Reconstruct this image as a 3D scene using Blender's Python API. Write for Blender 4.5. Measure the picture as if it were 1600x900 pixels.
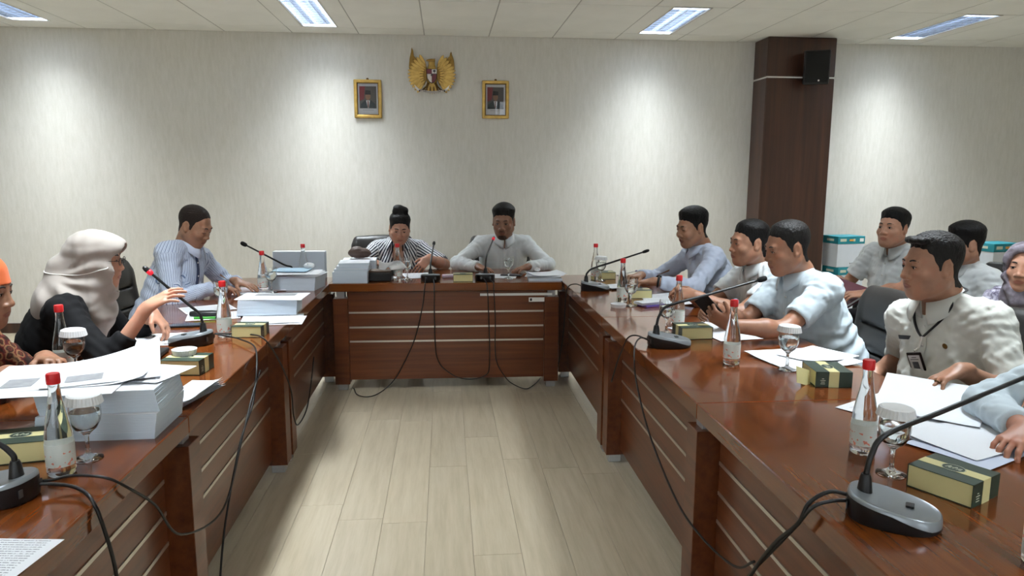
import bpy, bmesh, math, random
import numpy as np
from mathutils import Vector, Matrix

for _o in list(bpy.data.objects): bpy.data.objects.remove(_o)
SC = bpy.context.scene
COL = SC.collection
R = math.radians

# ------------------------------------------------------------------ camera
cam_d = bpy.data.cameras.new('camera'); cam = bpy.data.objects.new('camera', cam_d); COL.objects.link(cam)
cam_d.sensor_width = 36.0; cam_d.lens = 1130.0 * 36 / 1600; cam_d.clip_start = 0.05; cam_d.clip_end = 60
_p, _y, _r = R(8.85), R(5.24), R(0.2)
_f = Vector((math.sin(_y) * math.cos(_p), math.cos(_y) * math.cos(_p), -math.sin(_p)))
_rt = Vector((math.cos(_y), -math.sin(_y), 0)); _u = _rt.cross(_f)
_R = _rt * math.cos(_r) + _u * math.sin(_r); _U = _u * math.cos(_r) - _rt * math.sin(_r)
cam.matrix_world = Matrix(((_R.x, _U.x, -_f.x, 0), (_R.y, _U.y, -_f.y, 0), (_R.z, _U.z, -_f.z, 1.476), (0, 0, 0, 1)))
SC.camera = cam

# ------------------------------------------------------------------ world, exposure
W = bpy.data.worlds.new('world'); SC.world = W; W.use_nodes = True
_bg = W.node_tree.nodes['Background']; _bg.inputs[0].default_value = (0.9, 0.95, 1.0, 1); _bg.inputs[1].default_value = 6.0
SC.view_settings.view_transform = 'Standard'; SC.view_settings.look = 'None'
SC.view_settings.gamma = 1.0; SC.view_settings.use_curve_mapping = False
SC.view_settings.exposure = -0.32
LAMP_W = 70.0          # watts of each ceiling fixture
SC.cycles.max_bounces = 10; SC.cycles.transparent_max_bounces = 12

# ------------------------------------------------------------------ materials
def srgb(r, g, b):
    def c(v):
        v /= 255.0
        return v / 12.92 if v <= 0.04045 else ((v + 0.055) / 1.055) ** 2.4
    return (c(r), c(g), c(b), 1.0)

MATS = {}
def mat(name, col, rough=0.5, metal=0.0, spec=0.5, coat=0.0, trans=0.0, ior=1.45, sheen=0.0, emit=None, estr=0.0,
        bump=0.0, bscale=80.0, vary=0.0, vscale=6.0, sss=0.0, stretch=(1, 1, 1)):
    """plain procedural material: colour with an optional noise variation and noise bump"""
    if name in MATS: return MATS[name]
    m = bpy.data.materials.new(name); m.use_nodes = True
    nt = m.node_tree; b = nt.nodes['Principled BSDF']
    b.inputs['Base Color'].default_value = col; b.inputs['Roughness'].default_value = rough
    b.inputs['Metallic'].default_value = metal; b.inputs['Specular IOR Level'].default_value = spec
    b.inputs['Coat Weight'].default_value = coat; b.inputs['Coat Roughness'].default_value = 0.06
    b.inputs['Transmission Weight'].default_value = trans; b.inputs['IOR'].default_value = ior
    b.inputs['Sheen Weight'].default_value = sheen
    if sss:
        b.inputs['Subsurface Weight'].default_value = sss; b.inputs['Subsurface Scale'].default_value = 0.004
    if emit: b.inputs['Emission Color'].default_value = emit; b.inputs['Emission Strength'].default_value = estr
    if bump or vary:
        tc = nt.nodes.new('ShaderNodeTexCoord'); mp = nt.nodes.new('ShaderNodeMapping')
        mp.inputs['Scale'].default_value = stretch; nt.links.new(tc.outputs['Object'], mp.inputs['Vector'])
    if vary:
        n = nt.nodes.new('ShaderNodeTexNoise'); n.inputs['Scale'].default_value = vscale; n.inputs['Detail'].default_value = 5
        nt.links.new(mp.outputs[0], n.inputs['Vector'])
        r = nt.nodes.new('ShaderNodeValToRGB'); e = r.color_ramp.elements
        e[0].position = 0.3; e[1].position = 0.7
        e[0].color = tuple(c * (1 - vary) for c in col[:3]) + (1,); e[1].color = tuple(min(1, c * (1 + vary)) for c in col[:3]) + (1,)
        nt.links.new(n.outputs['Fac'], r.inputs[0]); nt.links.new(r.outputs[0], b.inputs['Base Color'])
    if bump:
        n2 = nt.nodes.new('ShaderNodeTexNoise'); n2.inputs['Scale'].default_value = bscale; n2.inputs['Detail'].default_value = 4
        nt.links.new(mp.outputs[0], n2.inputs['Vector'])
        bp = nt.nodes.new('ShaderNodeBump'); bp.inputs['Strength'].default_value = bump; bp.inputs['Distance'].default_value = 0.01
        nt.links.new(n2.outputs['Fac'], bp.inputs['Height']); nt.links.new(bp.outputs[0], b.inputs['Normal'])
    MATS[name] = m
    return m

class NT:
    """small node-graph helper"""
    def __init__(s, name, rough=0.5, spec=0.5, coat=0.0, metal=0.0):
        s.m = bpy.data.materials.new(name); s.m.use_nodes = True; s.t = s.m.node_tree; s.b = s.t.nodes['Principled BSDF']
        s.b.inputs['Roughness'].default_value = rough; s.b.inputs['Specular IOR Level'].default_value = spec
        s.b.inputs['Coat Weight'].default_value = coat; s.b.inputs['Coat Roughness'].default_value = 0.05
        s.b.inputs['Metallic'].default_value = metal
        s.tc = s.n('ShaderNodeTexCoord'); MATS[name] = s.m
    def n(s, t, **kw):
        x = s.t.nodes.new(t)
        for k, v in kw.items():
            if k.startswith('i_'): x.inputs[k[2:].replace('_', ' ')].default_value = v
            else: setattr(x, k, v)
        return x
    def l(s, a, b): s.t.links.new(a, b)
    def mapping(s, scale=(1, 1, 1), rot=(0, 0, 0), src='Object'):
        m = s.n('ShaderNodeMapping'); m.inputs['Scale'].default_value = scale; m.inputs['Rotation'].default_value = rot
        s.l(s.tc.outputs[src], m.inputs['Vector']); return m.outputs[0]
    def noise(s, vec, scale, detail=4, rough=0.5):
        x = s.n('ShaderNodeTexNoise', i_Scale=scale, i_Detail=detail, i_Roughness=rough); s.l(vec, x.inputs['Vector']); return x.outputs['Fac']
    def ramp(s, fac, stops, const=False):
        r = s.n('ShaderNodeValToRGB'); e = r.color_ramp.elements
        if const: r.color_ramp.interpolation = 'CONSTANT'
        while len(e) < len(stops): e.new(0.5)
        for q, (p, c) in zip(e, stops): q.position = p; q.color = c
        s.l(fac, r.inputs[0]); return r.outputs[0]
    def math(s, op, a, b=None):
        x = s.n('ShaderNodeMath', operation=op)
        for i, v in enumerate((a, b)):
            if v is None: continue
            if isinstance(v, (int, float)): x.inputs[i].default_value = v
            else: s.l(v, x.inputs[i])
        return x.outputs[0]
    def mix(s, fac, a, b):
        x = s.n('ShaderNodeMix', data_type='RGBA')
        for i, v in ((0, fac), (6, a), (7, b)):
            if isinstance(v, (int, float, tuple)): x.inputs[i].default_value = v
            else: s.l(v, x.inputs[i])
        return x.outputs[2]
    def sep(s, vec):
        x = s.n('ShaderNodeSeparateXYZ'); s.l(vec, x.inputs[0]); return x.outputs
    def col(s, c): s.l(c, s.b.inputs['Base Color']); return s
    def bump(s, h, strength=0.2, dist=0.01):
        x = s.n('ShaderNodeBump'); x.inputs['Strength'].default_value = strength; x.inputs['Distance'].default_value = dist
        s.l(h, x.inputs['Height']); s.l(x.outputs[0], s.b.inputs['Normal']); return s

def wood(name, dark, mid, light, rough, coat, rot=(0, 0, 0), grain=14, spec=0.5, vert=False):
    w = NT(name, rough, spec, coat)
    v = w.mapping((grain, grain, .3) if vert else (0.55, grain, grain), rot)
    n = w.noise(v, 2.2, 7, 0.6)
    v2 = w.mapping((60, 60, 1.5) if vert else (1.5, 60, 60), rot); f = w.noise(v2, 3, 3, 0.5)
    c = w.ramp(n, [(0.30, dark), (0.5, mid), (0.72, light)])
    c2 = w.mix(w.math('MULTIPLY', f, 0.25), c, dark)
    w.col(c2); return w.m
WOOD = wood('mahogany', srgb(78, 38, 18), srgb(100, 52, 26), srgb(116, 63, 33), 0.30, 0.12, spec=0.4)
WOODTOP = wood('mahogany_polished', srgb(84, 40, 12), srgb(110, 56, 20), srgb(126, 68, 27), 0.15, 0.25, spec=0.45)
WALNUT = wood('walnut_laminate', srgb(44, 25, 18), srgb(66, 38, 26), srgb(84, 50, 34), 0.35, 0.2, vert=True, grain=7)

_w = NT('wallpaper', 0.55, 0.35)
_v = _w.mapping((1, 1, 1)); _n = _w.noise(_v, 1.1, 3); _v2 = _w.mapping((14, 14, 2.6)); _n2 = _w.noise(_v2, 3.5, 6, 0.62)
_n3 = _w.noise(_w.mapping((40, 40, 18)), 4, 4)
_s = _w.math('ADD', _w.math('MULTIPLY', _n2, 0.7), _w.math('MULTIPLY', _n3, 0.3))
_w.col(_w.ramp(_s, [(0.34, srgb(206, 203, 194)), (0.5, srgb(212, 209, 201)), (0.66, srgb(218, 215, 208))])).bump(_s, 0.12, 0.004)
WALLP = _w.m
WPAINT = mat('painted_wall', srgb(222, 220, 214), 0.7, bump=0.05, bscale=120)
CEILT = mat('ceiling_tile_board', srgb(236, 236, 233), 0.9, spec=0.2, bump=0.06, bscale=300, vary=0.03, vscale=3)
TBAR = mat('ceiling_grid_metal', srgb(176, 175, 172), 0.6)
STEEL = mat('brushed_steel', srgb(200, 200, 198), 0.28, 1.0, bump=0.03, bscale=300, stretch=(1, 30, 1))
ALU = mat('satin_aluminium', srgb(205, 200, 192), 0.32, 0.9)
CHROME = mat('chrome_foot', srgb(205, 208, 212), 0.25, 0.6)
BLACKP = mat('black_plastic', srgb(20, 20, 22), 0.38, bump=0.03, bscale=400)
SILVERP = mat('silver_plastic', srgb(140, 147, 152), 0.3, 0.35, bump=0.02, bscale=500)
RUBBER = mat('black_cable', srgb(20, 19, 19), 0.5)
WHITEP = mat('white_plastic', srgb(232, 232, 228), 0.4)
REDCAP = mat('red_cap', srgb(205, 30, 34), 0.35)
GLASS = mat('clear_glass', (0.96, 0.98, 0.97, 1), 0.0, trans=1.0, ior=1.45)
WATER = mat('water', (0.97, 0.99, 0.99, 1), 0.0, trans=1.0, ior=1.33)
LEATHER = mat('black_leather', srgb(30, 28, 27), 0.42, spec=0.5, bump=0.10, bscale=260, vary=0.15, vscale=9)
PAPER = mat('white_paper', srgb(226, 230, 236), 0.75, spec=0.2)
GOLD = mat('antique_gold', srgb(184, 150, 80), 0.32, 0.6, bump=0.15, bscale=60, vary=0.2, vscale=20)
DARKGOLD = mat('dark_gold', srgb(96, 68, 24), 0.45, 0.6)

# floor of pale oak-look vinyl planks
_w = NT('oak_vinyl', 0.33, 0.4, 0.1)
_oi = _w.n('ShaderNodeObjectInfo'); _v = _w.mapping((9, 0.7, 1))
_ad = _w.n('ShaderNodeVectorMath', operation='ADD'); _w.l(_v, _ad.inputs[0])
_mu = _w.n('ShaderNodeVectorMath', operation='SCALE'); _cb = _w.n('ShaderNodeCombineXYZ')
_w.l(_oi.outputs['Random'], _cb.inputs[0]); _w.l(_oi.outputs['Random'], _cb.inputs[1]); _w.l(_cb.outputs[0], _mu.inputs[0]); _mu.inputs['Scale'].default_value = 37
_w.l(_mu.outputs[0], _ad.inputs[1])
_g = _w.noise(_ad.outputs[0], 3.0, 7, 0.62)
_c = _w.ramp(_g, [(0.25, srgb(162, 149, 126)), (0.5, srgb(178, 166, 143)), (0.75, srgb(190, 179, 157))])
_h = _w.n('ShaderNodeHueSaturation'); _w.l(_c, _h.inputs['Color'])
_w.l(_w.math('ADD', _w.math('MULTIPLY', _oi.outputs['Random'], 0.10), 0.95), _h.inputs['Value'])
_w.col(_h.outputs[0]).bump(_g, 0.05, 0.003)
VINYL = _w.m

# ------------------------------------------------------------------ mesh helpers
def link(name, me, m=None, parent=None, loc=None, rot=None, smooth=False):
    o = bpy.data.objects.new(name, me); COL.objects.link(o)
    if m is not None:
        for x in (m if isinstance(m, (list, tuple)) else [m]): me.materials.append(x)
    if parent is not None: o.parent = parent
    if loc is not None: o.location = loc
    if rot is not None: o.rotation_euler = rot
    if smooth: me.shade_smooth()
    return o

def bm_mesh(bm, name='m'):
    me = bpy.data.meshes.new(name); bm.normal_update(); bm.to_mesh(me); bm.free(); return me

def box_bm(size, c=(0, 0, 0), bev=0.0, seg=1, bm=None):
    b = bmesh.new()
    bmesh.ops.create_cube(b, size=1.0)
    for v in b.verts: v.co = Vector((v.co.x * size[0] + c[0], v.co.y * size[1] + c[1], v.co.z * size[2] + c[2]))
    if bev: bmesh.ops.bevel(b, geom=list(b.edges), offset=bev, segments=seg, affect='EDGES', profile=0.5)
    if bm is None: return b
    tmp = bpy.data.meshes.new('t'); b.to_mesh(tmp); b.free(); bm.from_mesh(tmp); bpy.data.meshes.remove(tmp); return bm

def box(name, size, c, m, parent=None, bev=0.0, seg=1, loc=None, rot=None, smooth=False):
    return link(name, bm_mesh(box_bm(size, c, bev, seg), name), m, parent, loc, rot, smooth)

def pyd(name, V, F, m, parent=None, loc=None, rot=None, smooth=False, mi=None):
    me = bpy.data.meshes.new(name); me.from_pydata([tuple(v) for v in V], [], F); me.update()
    o = link(name, me, m, parent, loc, rot, smooth)
    if mi is not None: me.polygons.foreach_set('material_index', mi)
    return o

def lathe_data(prof, seg=28):
    V, F = [], []
    for (r, z) in prof:
        for k in range(seg):
            a = 2 * math.pi * k / seg; V.append((r * math.cos(a), r * math.sin(a), z))
    for i in range(len(prof) - 1):
        for k in range(seg):
            k2 = (k + 1) % seg; F.append((i * seg + k, i * seg + k2, (i + 1) * seg + k2, (i + 1) * seg + k))
    if prof[0][0] > 1e-5: F.append(tuple(range(seg - 1, -1, -1)))
    if prof[-1][0] > 1e-5: F.append(tuple((len(prof) - 1) * seg + k for k in range(seg)))
    return V, F

def lathe(name, prof, m, parent=None, seg=28, loc=None, rot=None, smooth=True):
    V, F = lathe_data(prof, seg)
    o = pyd(name, V, F, m, parent, loc, rot, smooth)
    bm = bmesh.new(); bm.from_mesh(o.data); bmesh.ops.remove_doubles(bm, verts=bm.verts, dist=1e-5)
    bm.to_mesh(o.data); bm.free()
    if smooth: sharp(o.data, 40)
    return o

def sharp(me, deg):
    me.shade_smooth()
    try: me.set_sharp_from_angle(angle=R(deg))
    except Exception: pass

def catmull(pts, n=8):
    P = [Vector(p) for p in pts]
    if len(P) < 3: return P
    P = [P[0] * 2 - P[1]] + P + [P[-1] * 2 - P[-2]]
    out = []
    for i in range(1, len(P) - 2):
        a, b, c, d = P[i - 1], P[i], P[i + 1], P[i + 2]
        for k in range(n):
            t = k / n
            out.append(0.5 * ((2 * b) + (c - a) * t + (2 * a - 5 * b + 4 * c - d) * t * t + (3 * b - a - 3 * c + d) * t ** 3))
    out.append(P[-2]); return out

def tube_data(pts, rad, seg=8, caps=True):
    P = [Vector(p) for p in pts]; n = len(P)
    rs = rad if isinstance(rad, (list, tuple)) else [rad] * n
    V, F = [], []
    T = [(P[min(i + 1, n - 1)] - P[max(i - 1, 0)]).normalized() for i in range(n)]
    up = Vector((0, 0, 1)) if abs(T[0].z) < 0.9 else Vector((1, 0, 0))
    u = T[0].cross(up).normalized()
    for i in range(n):
        u = (u - T[i] * u.dot(T[i])).normalized(); v = T[i].cross(u)
        for k in range(seg):
            a = 2 * math.pi * k / seg; V.append(P[i] + (u * math.cos(a) + v * math.sin(a)) * rs[i])
    for i in range(n - 1):
        for k in range(seg):
            k2 = (k + 1) % seg; F.append((i * seg + k, i * seg + k2, (i + 1) * seg + k2, (i + 1) * seg + k))
    if caps: F.append(tuple(range(seg - 1, -1, -1))); F.append(tuple((n - 1) * seg + k for k in range(seg)))
    return V, F

def tube(name, pts, rad, m, parent=None, seg=8, loc=None, smooth=True, curve=0):
    if curve: pts = catmull(pts, curve)
    V, F = tube_data(pts, rad, seg); return pyd(name, V, F, m, parent, loc, None, smooth)

def prism(name, poly, z0, z1, m, parent=None, loc=None, rot=None, bev=0.0):
    n = len(poly); bm = bmesh.new()
    a = [bm.verts.new((x, y, z0)) for x, y in poly]; b = [bm.verts.new((x, y, z1)) for x, y in poly]
    bm.faces.new(list(reversed(a))); bm.faces.new(b)
    for i in range(n): bm.faces.new((a[i], a[(i + 1) % n], b[(i + 1) % n], b[i]))
    if bev: bmesh.ops.bevel(bm, geom=list(bm.edges), offset=bev, segments=1, affect='EDGES')
    return link(name, bm_mesh(bm, name), m, parent, loc, rot)

def empty(name, loc=(0, 0, 0), rz=0.0):
    o = bpy.data.objects.new(name, None); COL.objects.link(o); o.location = loc; o.rotation_euler = (0, 0, rz)
    o.empty_display_size = 0.1; return o

def tag(o, label, cat, group=None):
    o['label'] = label; o['category'] = cat
    if group: o['group'] = group
    return o

def struct(o): o['kind'] = 'structure'; return o

def copy_tree(o, parent=None):
    c = o.copy(); COL.objects.link(c); c.parent = parent
    for ch in o.children: copy_tree(ch, c)
    return c
# ================================================================== the room
YW, ZC = 7.05, 2.76            # far wall, ceiling height
X0, X1, Y0 = -5.0, 6.4, -4.2   # side walls, wall behind the camera
T = 0.12
struct(box('wall_back', (X1 - X0 + 2 * T, T, ZC + 0.3), ((X0 + X1) / 2, YW + T / 2, (ZC + 0.3) / 2), WALLP))
struct(box('wall_left', (T, YW - Y0, ZC + 0.3), (X0 - T / 2, (Y0 + YW) / 2, (ZC + 0.3) / 2), WPAINT))
struct(box('wall_right', (T, YW - Y0, ZC + 0.3), (X1 + T / 2, (Y0 + YW) / 2, (ZC + 0.3) / 2), WPAINT))
# wall behind the camera, with two wide windows whose daylight shows as a glint in the portrait glass
wx = [(-3.4, -0.4), (1.2, 4.2)]; wz0, wz1 = 0.85, 2.45
wf = bmesh.new()
def wb(xa, xb, za, zb): box_bm((xb - xa, T, zb - za), ((xa + xb) / 2, Y0 - T / 2, (za + zb) / 2), bm=wf)
wb(X0 - T, X1 + T, 0, wz0); wb(X0 - T, X1 + T, wz1, ZC + 0.3); wb(X0 - T, wx[0][0], wz0, wz1); wb(wx[0][1], wx[1][0], wz0, wz1); wb(wx[1][1], X1 + T, wz0, wz1)
struct(link('wall_front', bm_mesh(wf), WPAINT))
PANE = mat('window_pane', (0.95, 0.98, 1, 1), 0.0, trans=1.0, ior=1.05)
for i, (xa, xb) in enumerate(wx):
    w = struct(empty('window_%d' % (i + 1), ((xa + xb) / 2, Y0, wz0)))
    hw = (xb - xa) / 2; hh = wz1 - wz0
    for nm, s, c in (('window_frame', (2 * hw, .08, .05), (0, -.05, .025)), ('window_frame', (2 * hw, .08, .05), (0, -.05, hh - .025)),
                     ('window_frame', (.05, .08, hh), (-hw + .025, -.05, hh / 2)), ('window_frame', (.05, .08, hh), (hw - .025, -.05, hh / 2)),
                     ('mullion', (.05, .06, hh), (0, -.05, hh / 2))):
        box(nm, s, c, ALU, w, .004)
    for k in (-1, 1): box('pane', (hw - .06, .006, hh - .1), (k * hw / 2, -.06, hh / 2), PANE, w)
    me = None
    for k in range(9):                                     # vertical blind slats, partly open
        x = -hw + .12 + k * (2 * hw - .24) / 8
        if me is None: sl = box('blind_slat', (.085, .003, hh - .06), (0, 0, 0), WHITEP, w); me = sl.data
        else: sl = bpy.data.objects.new('blind_slat', me); COL.objects.link(sl); sl.parent = w
        sl.location = (x, .03, hh / 2); sl.rotation_euler = (0, 0, R(55))
for nm, s, c in (('baseboard_back', (X1 - X0, .012, .09), ((X0 + X1) / 2, YW - .006, .045)), ('baseboard_left', (.012, YW - Y0, .09), (X0 + .006, (Y0 + YW) / 2, .045)),
                 ('baseboard_right', (.012, YW - Y0, .09), (X1 - .006, (Y0 + YW) / 2, .045))):
    struct(box(nm, s, c, WALNUT))

# floor: a slab, and over it the planks one sees between the tables
floor = struct(box('floor', (X1 - X0 + 2 * T, YW - Y0 + 2 * T, .1), ((X0 + X1) / 2, (Y0 + YW) / 2, -.0535), VINYL))
pw, pl = 0.19, 1.3
pm = bm_mesh(box_bm((pw - .0012, pl - .0012, .0035), (0, 0, -.00175), .0006), 'plank'); pm.materials.append(VINYL)
rnd = random.Random(4)
for i in range(-9, 10):
    off = rnd.random() * pl
    for j in range(-1, 6):
        y = j * pl + off
        if y - pl / 2 > 6.6: continue
        p = bpy.data.objects.new('floor_plank', pm); COL.objects.link(p); p.parent = floor; p.location = (i * pw, y, 0)

# ceiling: slab, T-bar grid, one board per tile, recessed louvre lights
ceil = struct(box('ceiling', (X1 - X0 + 2 * T, YW - Y0 + 2 * T, .1), ((X0 + X1) / 2, (Y0 + YW) / 2, ZC + .25), WPAINT))
TX, TY = 0.6, 1.08
gx = [-0.18 + TX * k for k in range(-8, 12)]; gx = [x for x in gx if X0 < x < X1]
gy = [6.76 - TY * k for k in range(0, 11)]; gy = [y for y in gy if y > Y0]
for x in gx: box('grid_bar', (.024, YW - Y0, .03), (x, (Y0 + YW) / 2, ZC + .0165), TBAR, ceil)
for y in gy: box('grid_bar', (X1 - X0, .024, .03), ((X0 + X1) / 2, y, ZC + .017), TBAR, ceil)
xs = [X0] + gx + [X1]; ys = [YW] + gy + [Y0]
LX = [-3.48, -1.08, 1.92, 4.32]; LY = [6.22, 2.98, -0.26]
tm = {}
for i in range(len(xs) - 1):
    for j in range(len(ys) - 1):
        w_, d_ = xs[i + 1] - xs[i], ys[j] - ys[j + 1]; cx, cy = (xs[i] + xs[i + 1]) / 2, (ys[j] + ys[j + 1]) / 2
        if any(abs(cx - a) < .1 for a in LX) and any(abs(cy - b) < .1 for b in LY): continue
        k = (round(w_, 3), round(d_, 3))
        if k not in tm:
            tm[k] = bm_mesh(box_bm((w_ - .009, d_ - .009, .016), (0, 0, .008), .002), 'tile'); tm[k].materials.append(CEILT)
        o = bpy.data.objects.new('ceiling_tile', tm[k]); COL.objects.link(o); o.parent = ceil; o.location = (cx, cy, ZC)

TUBE = mat('fluorescent_tube', (1, 1, 1, 1), emit=(0.92, 0.97, 1.0, 1), estr=7.0)
LOUV = mat('louvre_aluminium', srgb(215, 220, 228), 0.12, 1.0)
def lamp_proto():
    r = empty('ceiling_light', (0, 0, 0)); LW, LL, HH = .30, 1.05, .115
    bm = bmesh.new()
    for sx in (-1, 1): box_bm(((TX - LW - .012) / 2, TY - .012, .016), (sx * (LW + (TX - LW) / 2) / 2, 0, .008), bm=bm)
    link('side_board', bm_mesh(bm), CEILT, r)
    bm = bmesh.new()
    for sx in (-1, 1): box_bm((.008, LL, HH), (sx * (LW / 2 - .004), 0, HH / 2), bm=bm)
    for sy in (-1, 1): box_bm((LW, .012, HH), (0, sy * (LL / 2 - .006), HH / 2), bm=bm)
    box_bm((LW, LL, .006), (0, 0, HH), bm=bm)
    link('housing', bm_mesh(bm), mat('lamp_housing', srgb(232, 235, 240), .3, .3), r)
    bm = bmesh.new()
    for sx in (-1, 1): box_bm((.006, LL + .012, .006), (sx * (LW / 2 + .003), 0, -.001), bm=bm)
    for sy in (-1, 1): box_bm((LW + .012, .006, .006), (0, sy * (LL / 2), -.001), bm=bm)
    link('trim_frame', bm_mesh(bm), ALU, r)
    for sx in (-1, 1): tube('tube', [(sx * .072, -LL / 2 + .03, .090), (sx * .072, LL / 2 - .03, .090)], .013, TUBE, r, 10)
    bl = None
    for k in range(11):
        y = -LL / 2 + (k + 1) * LL / 12
        if bl is None: o = box('louvre_blade', (LW - .02, .003, .055), (0, 0, 0), LOUV, r); bl = o.data
        else: o = bpy.data.objects.new('louvre_blade', bl); COL.objects.link(o); o.parent = r
        o.location = (0, y, .0315)
    for x in (-.14, -.07, 0, .07, .14): box('louvre_rail', (.003, LL - .03, .055), (x, 0, .0315), LOUV, r)
    return r, LW, LL
lp, LW, LL = lamp_proto()
where = {0: 'near the room corner', 1: 'before the emblem', 2: 'before the walnut column', 3: 'beyond the walnut column'}
lab = {(0, 0): 'recessed louvred ceiling light at the far left end of the row along the wall',
       (1, 0): 'recessed louvred ceiling light above the left portrait beside the wall',
       (2, 0): 'recessed louvred ceiling light between the emblem and the walnut column',
       (3, 0): 'recessed louvred ceiling light to the right of the walnut column'}
first = True; lamps = []
for j, y in enumerate(LY):
    for i, x in enumerate(LX):
        o = lp if first else copy_tree(lp); first = False
        o.location = (x, y, ZC); lamps.append(o)
        tag(o, lab.get((i, j), 'recessed louvred ceiling light, %s row out from the emblem wall, %s from the left' % (('', 'second', 'third')[j], ('first', 'second', 'third', 'fourth')[i])), 'ceiling light', 'louvred ceiling lights' if j == 0 else 'louvred ceiling lights above and behind the tables')
for o in lamps:
    L = bpy.data.lights.new('lamp_light', 'AREA'); L.shape = 'RECTANGLE'; L.size = LW - .03; L.size_y = LL - .04
    L.energy = LAMP_W; L.color = (0.88, 0.955, 1.0); L.spread = R(113)
    lo = bpy.data.objects.new('lamp_light', L); COL.objects.link(lo); lo.parent = o; lo.location = (0, 0, .066)

# walnut column with its metal band
colm = empty('column_1', (3.34, 6.9, 0)); struct(colm)
box('column_panel', (.67, .30, 2.39), (0, 0, 1.195), WALNUT, colm, .008)
box('column_panel', (.67, .30, ZC - 2.402), (0, 0, (ZC + 2.402) / 2), WALNUT, colm, .008)
box('column_band', (.66, .292, .013), (0, 0, 2.396), WHITEP, colm)

# loudspeaker on the column
sp = tag(empty('loudspeaker', (3.42, 6.62, 2.47)), 'small black loudspeaker mounted high on the walnut column', 'loudspeaker')
sp.rotation_euler = (R(8), 0, R(-24))
box('cabinet', (.22, .17, .30), (0, 0, 0), BLACKP, sp, .012, 2)
box('grille', (.20, .012, .27), (0, -.087, .004), mat('speaker_grille', srgb(14, 14, 15), .8, bump=.5, bscale=600), sp, .004)
lathe('badge', [(0, 0), (.008, 0), (.008, .003), (0, .003)], ALU, sp, 12, (0.02, -.096, -.115), (R(90), 0, 0))
box('wall_bracket', (.05, .16, .05), (0, .13, 0), BLACKP, sp, .004)

# ------------------------------------------------------------------ framed portraits
def portrait(name, x, z, tilt, label, seed):
    w_, h_ = .255, .35
    f = tag(empty(name, (x, YW - .004, z)), label, 'portrait', 'framed portraits on the back wall'); f.rotation_euler = (R(tilt), 0, 0)
    for sx in (-1, 1):
        box('frame_side', (.03, .022, h_), (sx * (w_ / 2 - .015), -.016, 0), GOLD, f, .006, 2)
        box('frame_side', (.008, .026, h_ - .03), (sx * (w_ / 2 - .031), -.012, 0), DARKGOLD, f, .003)
    for sz in (-1, 1):
        box('frame_side', (w_, .022, .03), (0, -.016, sz * (h_ / 2 - .015)), GOLD, f, .006, 2)
        box('frame_side', (w_ - .06, .026, .008), (0, -.012, sz * (h_ / 2 - .031)), DARKGOLD, f, .003)
    pr = box('print', (w_ - .06, .003, h_ - .06), (0, -.006, 0), mat('photo_paper', srgb(214, 214, 218), .4), f)
    # flat print: red drape, grey backdrop, suit, shirt, tie, face, cap - very shallow layers of ink on the sheet
    def ink(nm, poly, col, lay, rough=.5): prism(nm, poly, 0, .0004, mat('ink_' + col[0], srgb(*col[1]), rough), pr, (0, -.0078 - lay * .0005, 0), (R(90), 0, 0))
    ink('picture', [(-.078, -.085), (.078, -.085), (.078, .115), (-.078, .115)], ('backdrop', (92, 88, 84)), 0)
    ink('picture', [(-.078, -.02), (-.035, .0), (-.025, .115), (-.078, .115)], ('drape', (132, 44, 52)), 1)
    ink('picture', [(-.072, -.085), (-.066, -.045), (-.03, -.012), (.03, -.012), (.066, -.045), (.072, -.085)], ('suit', (44, 56, 60)), 2)
    ink('picture', [(-.018, -.012), (.018, -.012), (.006, -.08), (-.004, -.08)], ('shirt', (225, 222, 220)), 3)
    ink('picture', [(-.005, -.016), (.005, -.016), (.007, -.07), (0, -.08), (-.006, -.07)], ('tie', (120, 70, 60)), 4)
    ink('picture', [(.024 * math.cos(a) , .024 + .034 * math.sin(a)) for a in [k * math.pi / 8 for k in range(16)]], ('face', (150, 112, 88)), 5)
    ink('picture', [(-.027, .04), (.027, .04), (.025, .076), (-.022, .08)], ('cap', (24, 24, 28)), 6)
    ink('caption', [(-.05, -.102), (.05, -.102), (.05, -.098), (-.05, -.098)], ('caption', (150, 150, 154)), 0)
    box('glass', (w_ - .06, .002, h_ - .06), (0, -.0135, 0), mat('picture_glass', (1, 1, 1, 1), 0.0, trans=1.0, ior=1.3), f)
    lathe('hanger', [(0, 0), (.012, 0), (.012, .006), (0, .006)], DARKGOLD, f, 12, (0, -.006, h_ / 2 + .004), (R(90), 0, 0))
portrait('framed_portrait', -.711, 2.176, .6, 'gold framed portrait of a man in cap, left of the emblem', 1)
portrait('framed_portrait', .482, 2.184, 2.2, 'gold framed portrait with window glare, right of the emblem', 2)

# ------------------------------------------------------------------ the gilded bird emblem
em = tag(empty('wall_emblem', (-.115, YW, 2.41)), 'gilded bird emblem with shield and scroll on the back wall', 'emblem')
em.rotation_euler = (R(3), 0, 0)
DEP = {}
def plate(nm, poly, y0, y1, m, par=em, bev=.004):
    if par is em: o = prism(nm, poly, 0, y1, m, par, (0, -y0, 0), (R(90), 0, 0), bev)
    else: o = prism(nm, poly, 0, y1, m, par, (0, 0, y0 - DEP[par]), None, bev)
    DEP[o] = y0; return o
GDARK = mat('deep_gold', srgb(138, 106, 44), .40, .6)  # darker gold of the wing plates, outer plumes, beak and crest
def feather(nm, base, tip, wdt, y, m, par):
    b, t = Vector((base[0], base[1])), Vector((tip[0], tip[1])); d = (t - b); n = Vector((-d.y, d.x)).normalized()
    pts = [b + n * wdt * .35, b + d * .35 + n * wdt * .55, b + d * .8 + n * wdt * .45, t, b + d * .8 - n * wdt * .45, b + d * .35 - n * wdt * .55, b - n * wdt * .35]
    plate(nm, [(p.x, p.y) for p in reversed(pts)], y, .012, m, par, .003)
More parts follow.
